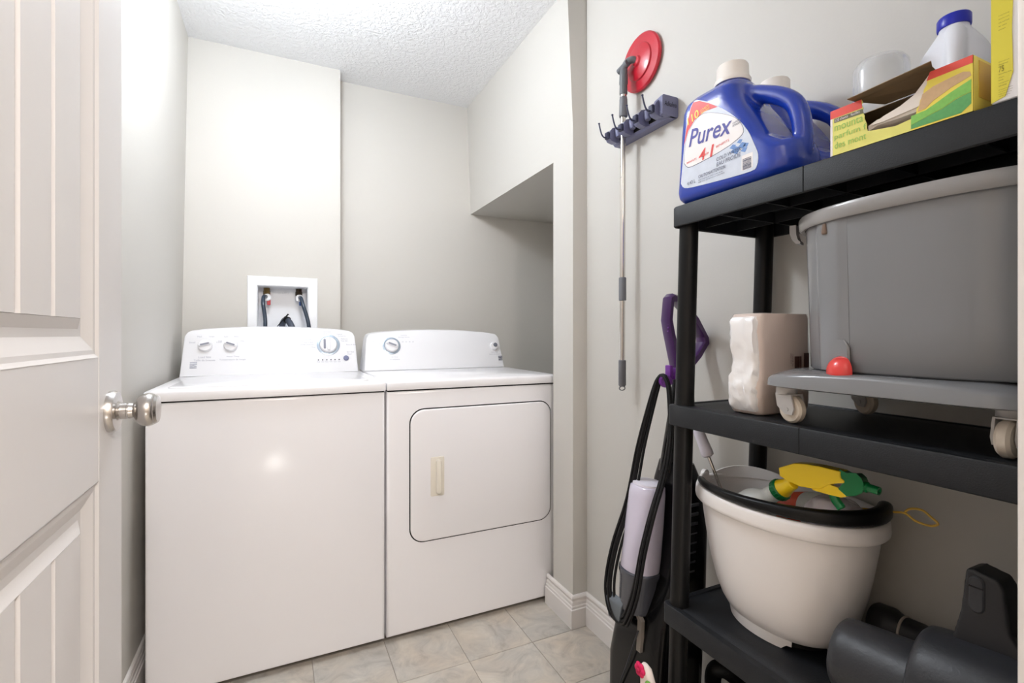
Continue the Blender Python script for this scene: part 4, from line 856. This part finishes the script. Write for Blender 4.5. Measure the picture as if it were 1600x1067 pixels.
prism(bm, nz, lambda u, v, w_: (w_, u, v), SXC - 0.0095, SXC + 0.0095); bevel(bm, 0.002, 2, 20); nb = mk('nozzle', bm, M_sprayG, t, smooth=40)
bm = BM(); lathe(bm, [(0.0, -0.003), (0.0085, -0.003), (0.0085, 0.006), (0.0065, 0.008), (0.0062, 0.023), (0.0035, 0.023), (0.0035, 0.018), (0, 0.018)], (SXC, 0.4555, 0.8312), (0, -1, -0.06), 24); mk('spray_tip', bm, M_sprayG, nb)
bm = BM(); tube(bm, spline([(SXC, 0.503, 0.809), (SXC, 0.4985, 0.797), (SXC, 0.493, 0.791), (SXC, 0.488, 0.785)], 4), [0.0062] * 12 + [0.005], 12, sx=1.2); mk('trigger', bm, M_sprayG, t)
# brush
t = thing('toilet_brush', 'white-handled brush with a thin steel stem standing in the white bucket', 'brush', (0.865, 0.75, 0.7))
p0, p1 = Vector((0.838, 0.803, 0.866)), Vector((0.8705, 0.742, 0.69)); d = (p1 - p0).normalized()
bm = BM(); lathe(bm, [(0, 0), (0.0095, 0.001), (0.0115, 0.01), (0.0125, 0.045), (0.0135, 0.06), (0.013, 0.063), (0.0125, 0.066), (0.0075, 0.069), (0, 0.07)], p0, d, 28); mk('handle', bm, mat('lilac_white_plastic', (222, 218, 230), 0.3, vary=0.01), t)
bm = BM(); lathe(bm, [(0.0035, 0.066), (0.0035, 0.19), (0, 0.19)], p0, d, 14); mk('stem', bm, M_chrome, t)
bm = BM(); lathe(bm, [(0.005, 0.165), (0.026, 0.18), (0.03, 0.20), (0.026, 0.225), (0.01, 0.235), (0, 0.236)], p0, d, 20); o = mk('bristles', bm, M_plwhite, t); 
# other contents
t = thing('cleaner_bottle', 'white cleaner bottle with an orange-red label lying under the yellow trigger in the bucket', 'bottle', (0.88, 0.56, 0.72))
cb = Vector((0.905, 0.60, 0.735)); ab = Vector((-0.15, -0.86, 0.28)).normalized()
bm = BM(); lathe(bm, [(0.0, -0.07), (0.031, -0.068), (0.033, -0.06), (0.033, 0.05), (0.028, 0.064), (0.016, 0.078), (0.0145, 0.098), (0.0, 0.099)], cb, ab, 36); mk('body', bm, M_bottle, t)
bm = BM(); lathe(bm, [(0.0334, -0.04), (0.0336, -0.039), (0.0336, 0.012), (0.0334, 0.013)], cb, ab, 36); mk('label', bm, mat('orange_red_label', (232, 84, 44), 0.45, vary=0.05), t)
t = thing('plastic_bag', 'crumpled pale translucent bag stuffed in the right end of the white bucket', 'bag', (0.885, 0.50, 0.74))
bm = BM(); bmesh.ops.create_icosphere(bm, subdivisions=4, radius=1.0)
rs = random.Random(3)
ks = [(Vector((rs.uniform(-1, 1), rs.uniform(-1, 1), rs.uniform(-1, 1))).normalized(), rs.uniform(3, 7), rs.uniform(0, 6)) for _ in range(9)]
for v in bm.verts:
    n_ = v.co.copy(); f = 1 + sum(0.045 * abs(math.sin(n_.dot(k) * fr + ph)) for k, fr, ph in ks) - 0.15
    v.co = Vector((0.885 + n_.x * 0.042 * f, 0.530 + n_.y * 0.046 * f, 0.745 + n_.z * 0.036 * f))
mk('bag', bm, mat('pale_film', (222, 216, 226), 0.25, vary=0.03, coat=0.5), t, smooth=60)
bm = BM(); tube(bm, spline([(0.895, 0.52, 0.766), (0.925, 0.488, 0.769), (0.93, 0.465, 0.772), (0.93, 0.447, 0.7755), (0.93, 0.432, 0.768), (0.93, 0.413, 0.767), (0.93, 0.4025, 0.7735), (0.93, 0.411, 0.781), (0.93, 0.424, 0.7885), (0.93, 0.440, 0.785), (0.93, 0.447, 0.7775)], 6), 0.0019, 8)
tag(mk('wire_loop', bm, mat('yellow_wire', (206, 168, 72), 0.35, vary=0.05), loc=(0.9, 0.5, 0.766)), 'thin yellow wire loop poking out over the right end of the white bucket', 'wire')

# ------------------------------------------------------------------ hand vacuum and wand at the right end of that shelf
M_dgrey = mat('charcoal_plastic', (46, 47, 51), 0.42, vary=0.08, vscale=30, bump=0.1, bscale=200)
M_dgrey2 = mat('dark_charcoal_plastic', (34, 34, 37), 0.45, vary=0.08)
t = thing('hand_vacuum', 'charcoal hand vacuum lying handle-up at the doorway end of the bottom shelf', 'hand vacuum', (0.83, 0.36, Z2))
bm = BM(); lathe(bm, [(0.0, 0.0), (0.050, 0.0), (0.0535, 0.003), (0.055, 0.012), (0.062, 0.10), (0.0635, 0.108), (0.0, 0.11)], (0.815, 0.478, Z2 + 0.0655), (0.1, -1, 0.0), 56); mk('dust_cup', bm, M_dgrey, t, smooth=40)
bm = BM(); lathe(bm, [(0.0, 0.0), (0.066, 0.0), (0.071, 0.004), (0.073, 0.012), (0.083, 0.09), (0.081, 0.115), (0.06, 0.13), (0.0, 0.131)], (0.829, 0.376, Z2 + 0.0865), (0.1, -1, 0.0), 56); mk('motor_body', bm, M_dgrey, t, smooth=40)
bm = BM()
hp = [(0.346, 0.60), (0.343, 0.66), (0.334, 0.70), (0.3285, 0.757), (0.320, 0.760), (0.296, 0.755), (0.290, 0.746), (0.284, 0.69), (0.262, 0.66), (0.245, 0.62), (0.25, 0.58)]
prism(bm, hp, lambda u, v, w_: (w_, u, v), 0.828, 0.868); mk('handle', remesh(bm, 0.0025, 8), M_dgrey2, t, smooth=80)
bm = BM(); loft(bm, [[(0.8285 - d, y, z) for y, z in rrect(0.308 + i, 0.3245 - i, 0.704 + i, 0.752 - i, 0.008 - i, 5)] for i, d in ((0, -0.002), (0, 0.0015), (0.002, 0.003))]); mk('switch_pad', bm, M_dgrey, t)
bm = BM(); box(bm, 0.8245, 0.8262, 0.309, 0.3235, 0.737, 0.7385); mk('switch_line', bm, M_gap, t)
t = thing('vacuum_wand', 'black vacuum wand with a pale ring lying behind the hand vacuum', 'vacuum wand', (0.965, 0.49, Z2))
ax_ = Vector((0.05, -1, 0.05)).normalized(); c = Vector((0.99, 0.525, 0.543))
bm = BM(); lathe(bm, [(0.0, 0.0), (0.030, 0.0), (0.034, 0.006), (0.034, 0.03), (0.027, 0.045), (0.0265, 0.075), (0.021, 0.10), (0.018, 0.16), (0.0, 0.162)], c, ax_, 32); mk('tube', bm, M_dgrey2, t)
bm = BM(); lathe(bm, [(0.027, 0.0), (0.0285, 0.001), (0.0285, 0.0035), (0.027, 0.0045)], c + ax_ * 0.046, ax_, 32); mk('ring', bm, mat('pale_ring', (170, 160, 150), 0.4), t)

# ------------------------------------------------------------------ ribbed hose at floor level behind the post
t = thing('ribbed_hose', 'black ribbed vacuum hose arching up under the bottom shelf', 'hose', (0.92, 0.8, ZT[3]))
path = spline([(0.985, 0.875, 0.02), (0.984, 0.885, 0.14), (0.98, 0.886, 0.215), (0.976, 0.86, 0.252), (0.97, 0.805, 0.262), (0.966, 0.74, 0.225), (0.962, 0.69, 0.16), (0.96, 0.655, TZ[3] + 0.014)], 100)
rr_ = [0.0175 + 0.0024 * math.sin(i * 2 * PI / 5.0) for i in range(len(path))]
bm = BM(); tube(bm, path, rr_, 14); mk('hose', bm, M_black, t, smooth=60)

# ------------------------------------------------------------------ upright vacuum leaning on the wall
M_vblack = mat('glossy_black', (10, 10, 12), 0.25, vary=0.1, coat=0.15, spec=0.3)
M_purple = mat('purple_plastic', (62, 18, 86), 0.28, vary=0.06, coat=0.4)
M_lpurple = mat('light_purple_plastic', (112, 50, 146), 0.3, vary=0.06)
t = thing('upright_vacuum', 'black upright vacuum with a purple loop handle and wound cord leaning on the wall', 'vacuum cleaner', (0.82, 0.955, 0))
YV = 0.955
# loop handle
bm = BM()
out_ = [(0.893, 1.165), (0.903, 1.174), (0.924, 1.170), (0.985, 1.122), (1.027, 1.062), (1.029, 1.045), (1.0, 1.008), (0.975, 0.985), (0.958, 0.955), (0.925, 0.945), (0.915, 0.985), (0.893, 1.07), (0.886, 1.105)]
inn_ = [(0.906, 1.150), (0.922, 1.150), (0.972, 1.108), (1.006, 1.062), (1.008, 1.050), (0.985, 1.022), (0.962, 1.005), (0.938, 0.99), (0.932, 1.0), (0.908, 1.078), (0.901, 1.108)]
pi_ = [(inn_[round(k * len(inn_) / len(out_)) % len(inn_)]) for k in range(len(out_))]
n = len(out_)
R = []
for w_, q in ((-0.013, 0.15), (-0.015, 0.0), (0.015, 0.0), (0.013, 0.15)):
    R.append(w_)
def mixp(a, b_, f): return (a[0] + (b_[0] - a[0]) * f, a[1] + (b_[1] - a[1]) * f)
rows = [[mixp(o_, i_, 0.18) for o_, i_ in zip(out_, pi_)], out_, out_, [mixp(o_, i_, 0.18) for o_, i_ in zip(out_, pi_)], [mixp(o_, i_, 0.82) for o_, i_ in zip(out_, pi_)], pi_, pi_, [mixp(o_, i_, 0.82) for o_, i_ in zip(out_, pi_)]]
ws = [-0.016, -0.010, 0.010, 0.016, 0.016, 0.010, -0.010, -0.016]
V = [[bm.verts.new((p[0], YV + w_, p[1])) for p in row] for row, w_ in zip(rows, ws)]
for a in range(8):
    b_ = (a + 1) % 8
    for i in range(n): bm.faces.new((V[a][i], V[a][(i + 1) % n], V[b_][(i + 1) % n], V[b_][i]))
mk('loop_handle', bm, M_purple, t, smooth=40)
bm = BM()
for k in range(9):
    z = 1.150 - k * 0.009; lathe(bm, [(0, 0), (0.0022, 0.0004), (0, 0.0022)], (0.8945 - k * 0.0008, YV - 0.010, z), (-1, -0.3, 0), 6)
o = mk('grip_dots', bm, M_lpurple, t); o['kind'] = 'stuff'
bm = BM(); tube(bm, [(0.94, YV, 0.965), (0.925, YV, 0.88), (0.895, YV, 0.72)], [0.019, 0.018, 0.021], 20); mk('stick', bm, M_vblack, t)
bm = BM(); box(bm, 0.905, 0.935, YV - 0.03, YV + 0.012, 0.955, 0.985); bevel(bm, 0.004, 2); mk('stick_collar', bm, M_lpurple, t)
# upper cord hook
bm = BM(); box(bm, 0.893, 0.93, YV - 0.016, YV - 0.004, 0.955, 0.966); box(bm, 0.886, 0.897, YV - 0.020, YV - 0.001, 0.944, 0.992); bevel(bm, 0.0025, 2)
lathe(bm, [(0.0, -0.014), (0.015, -0.014), (0.0165, -0.010), (0.0165, 0.010), (0.015, 0.014), (0.010, 0.015), (0.009, 0.0135), (0, 0.0135)], (0.885, YV - 0.006, 0.952), (-0.75, -0.66, 0), 28); mk('cord_hook', bm, M_lpurple, t, smooth=40)
# body
bm = BM()
def vr(z, x0, x1, y0, y1, r): return [(x, y, z) for x, y in rrect(x0, x1, y0, y1, r, 5)]
loft(bm, [vr(0.06, 0.74, 0.93, 0.865, 1.04, 0.03), vr(0.16, 0.765, 0.93, 0.862, 1.045, 0.035), vr(0.25, 0.775, 0.935, 0.86, 1.056, 0.035), vr(0.33, 0.785, 0.94, 0.86, 1.046, 0.035), vr(0.40, 0.80, 0.945, 0.862, 1.03, 0.03), vr(0.47, 0.83, 0.95, 0.866, 1.02, 0.025), vr(0.60, 0.868, 0.955, 0.87, 1.01, 0.02), vr(0.70, 0.882, 0.955, 0.885, 1.0, 0.02), vr(0.745, 0.892, 0.945, 0.905, 0.99, 0.015)])
mk('body', bm, M_vblack, t, smooth=50)
for k in range(8):
    z = 0.50 + k * 0.022
    bm = BM(); box(bm, 0.862 + k * 0.003, 0.90 + k * 0.003, 0.8665 + k * 0.0008, 0.872 + k * 0.0008, z, z + 0.008); bevel(bm, 0.002, 1); mk('vent_rib', bm, M_dgrey, t)
# tank
M_tank = mat('smoky_lilac_tank', (214, 208, 226), 0.22, vary=0.05, vscale=18, alpha=0.86, coat=0.6)
bm = BM()
loft(bm, [superell(0.817 + (z - 0.49) * 0.12, 0.966, rx, ry, z + tz, 2.3, 48) for z, rx, ry, tz in ((0.482, 0.040, 0.048, 0), (0.49, 0.043, 0.0505, 0), (0.60, 0.041, 0.049, 0), (0.67, 0.039, 0.047, 0), (0.688, 0.037, 0.045, 0), (0.693, 0.031, 0.040, 0))])
tk = mk('tank', bm, M_tank, t, smooth=50)
bm = BM(); loft(bm, [superell(0.842, 0.966, rx, ry, z, 2.3, 40) for z, rx, ry in ((0.6925, 0.033, 0.041), (0.697, 0.032, 0.040), (0.699, 0.024, 0.03))]); mk('tank_lid', bm, mat('lilac_white_plastic', (222, 218, 230), 0.3, vary=0.01), tk)
bm = BM(); loft(bm, [superell(0.806 + (z - 0.40) * 0.12, 0.966, rx, ry, z, 2.3, 48) for z, rx, ry in ((0.39, 0.036, 0.042), (0.40, 0.039, 0.046), (0.47, 0.0435, 0.0515), (0.478, 0.0465, 0.0545), (0.486, 0.0465, 0.0545), (0.488, 0.043, 0.051))]); mk('cup', bm, mat('smoke_grey_plastic', (70, 72, 80), 0.25, vary=0.06, coat=0.5), t, smooth=40)
# lower cord hook
bm = BM(); M_hk = mat('satin_grey_plastic', (110, 118, 126), 0.2, metal=0.4, vary=0.08)
hexa(bm, [(0.766, 0.985, 0.345), (0.79, 0.985, 0.355), (0.766, 1.03, 0.345), (0.79, 1.03, 0.355), (0.762, 0.975, 0.395), (0.772, 0.965, 0.412), (0.762, 1.035, 0.395), (0.772, 1.035, 0.412)]); bevel(bm, 0.003, 2)
mk('lower_cord_hook', bm, M_hk, t, smooth=40)
bm = BM(); tube(bm, [(0.778, 1.0, 0.36), (0.805, 1.0, 0.38)], 0.012, 12); mk('hook_stem', bm, M_vblack, t)
bm = BM(); pts = [(0.79, 0.948, 0.455), (0.784, 0.952, 0.405), (0.781, 0.926, 0.383), (0.776, 0.924, 0.312)]
for a, b_ in zip(pts[:-1], pts[1:]): hexa(bm, [(a[0], a[1] - 0.007, a[2]), (a[0] + 0.01, a[1] - 0.007, a[2]), (a[0], a[1] + 0.007, a[2]), (a[0] + 0.01, a[1] + 0.007, a[2]), (b_[0] - 0.001, b_[1] - 0.007, b_[2]), (b_[0] + 0.01, b_[1] - 0.007, b_[2]), (b_[0] - 0.001, b_[1] + 0.007, b_[2]), (b_[0] + 0.01, b_[1] + 0.007, b_[2])])
mk('trim_strip', bm, mat('taupe_plastic', (120, 112, 104), 0.5), t, smooth=0)
bm = BM(); tube(bm, [(0.776, 0.925, 0.36), (0.769, 0.955, 0.27), (0.764, 0.985, 0.19)], 0.0022, 6); mk('edge_line', bm, M_dgrey, t)
# floor head
bm = BM()
loft(bm, [vr(0.012, 0.60, 0.93, 0.852, 1.105, 0.03), vr(0.03, 0.595, 0.935, 0.85, 1.11, 0.03), (vr(0.075, 0.605, 0.93, 0.853, 1.105, 0.03)), vr(0.10, 0.65, 0.92, 0.86, 1.09, 0.03), vr(0.115, 0.70, 0.91, 0.87, 1.07, 0.03)]); mk('floor_head', bm, M_black, t, smooth=40)
for wy in (0.86, 1.10):
    bm = BM(); lathe(bm, [(0, -0.01), (0.026, -0.01), (0.028, -0.006), (0.028, 0.006), (0.026, 0.01), (0, 0.01)], (0.90, wy, 0.028), (0, 1, 0), 24); mk('wheel', bm, M_rubber, t)
# cord: strands wound between the hooks
def strand(dl, dx, flip):
    L = [(0.878, 0.952, 0.968), (0.872, 0.962, 0.945), (0.857, 0.972, 0.878), (0.840, 0.988, 0.778), (0.816, 0.997, 0.648), (0.785, 1.014, 0.531), (0.772, 1.024, 0.446), (0.77, 1.018, 0.392), (0.772, 0.998, 0.36)]
    Rr = [(0.772, 0.975, 0.362), (0.762, 0.945, 0.392), (0.760, 0.912, 0.468), (0.765, 0.893, 0.564), (0.785, 0.884, 0.653), (0.825, 0.890, 0.738), (0.852, 0.897, 0.827), (0.872, 0.922, 0.932), (0.876, 0.94, 0.966)]
    P = []
    for i, p in enumerate(L + Rr):
        f = math.sin(PI * min(1, (i if i < 9 else 17 - i) / 8.0) * 0.5 + 0.2)
        P.append((p[0] - dx * 0.5, p[1] + (dl * f if i < 9 else -dl * f * 0.8), p[2] - dx * (0.6 if 5 < i < 12 else 0.1)))
    return spline(P, 6)
for dl, dx in ((-0.013, 0.0), (-0.002, 0.006), (0.010, 0.002), (0.003, 0.013), (0.016, 0.012)):
    bm = BM(); tube(bm, strand(dl, dx, 0), 0.0036, 8, closed=True); mk('cord', bm, M_rubber, t, smooth=60)
# floral thing in front
t = thing('floral_duster', 'floral-print padded handle with a raised magenta flower, standing in front of the vacuum', 'duster', (0.70, 0.81, 0))
M_flor = mat('floral_cloth', (226, 214, 208), 0.8, vary=0.1, vscale=70)
bm = BM()
loft(bm, [superell(0.70, 0.800 + dy, a, b_, z, 2.3, 28) for z, a, b_, dy in ((0.0, 0.02, 0.018, -0.01), (0.02, 0.022, 0.024, -0.01), (0.2, 0.015, 0.024, -0.006), (0.30, 0.012, 0.0225, -0.002), (0.345, 0.011, 0.019, 0.004), (0.366, 0.009, 0.014, 0.009), (0.373, 0.004, 0.007, 0.011))])
mk('padded_handle', bm, M_flor, t, smooth=60)
M_mag = mat('magenta_felt', (206, 18, 84), 0.6, vary=0.12, vscale=60); M_leaf = mat('leaf_green_felt', (110, 166, 70), 0.7, vary=0.15, vscale=60); M_coral = mat('coral_felt', (226, 96, 80), 0.7, vary=0.15, vscale=60)
def petal(c, r, m, name, sq=0.6):
    bm = BM(); bmesh.ops.create_icosphere(bm, subdivisions=2, radius=r)
    for v in bm.verts: v.co = Vector((v.co.x * sq, v.co.y, v.co.z)) + Vector(c)
    mk(name, bm, m, t, smooth=80)
for k in range(6):
    a = k * PI / 3; petal((0.6885, 0.815 + 0.0085 * math.cos(a), 0.362 + 0.0085 * math.sin(a)), 0.0075, M_mag, 'petal')
petal((0.684, 0.815, 0.362), 0.0055, mat('deep_pink_felt', (170, 10, 64), 0.6), 'flower_centre')
petal((0.6885, 0.789, 0.345), 0.009, M_leaf, 'leaf'); petal((0.6885, 0.782, 0.338), 0.007, M_leaf, 'leaf'); petal((0.6875, 0.791, 0.325), 0.009, M_coral, 'small_flower'); petal((0.687, 0.808, 0.330), 0.006, M_coral, 'small_flower')
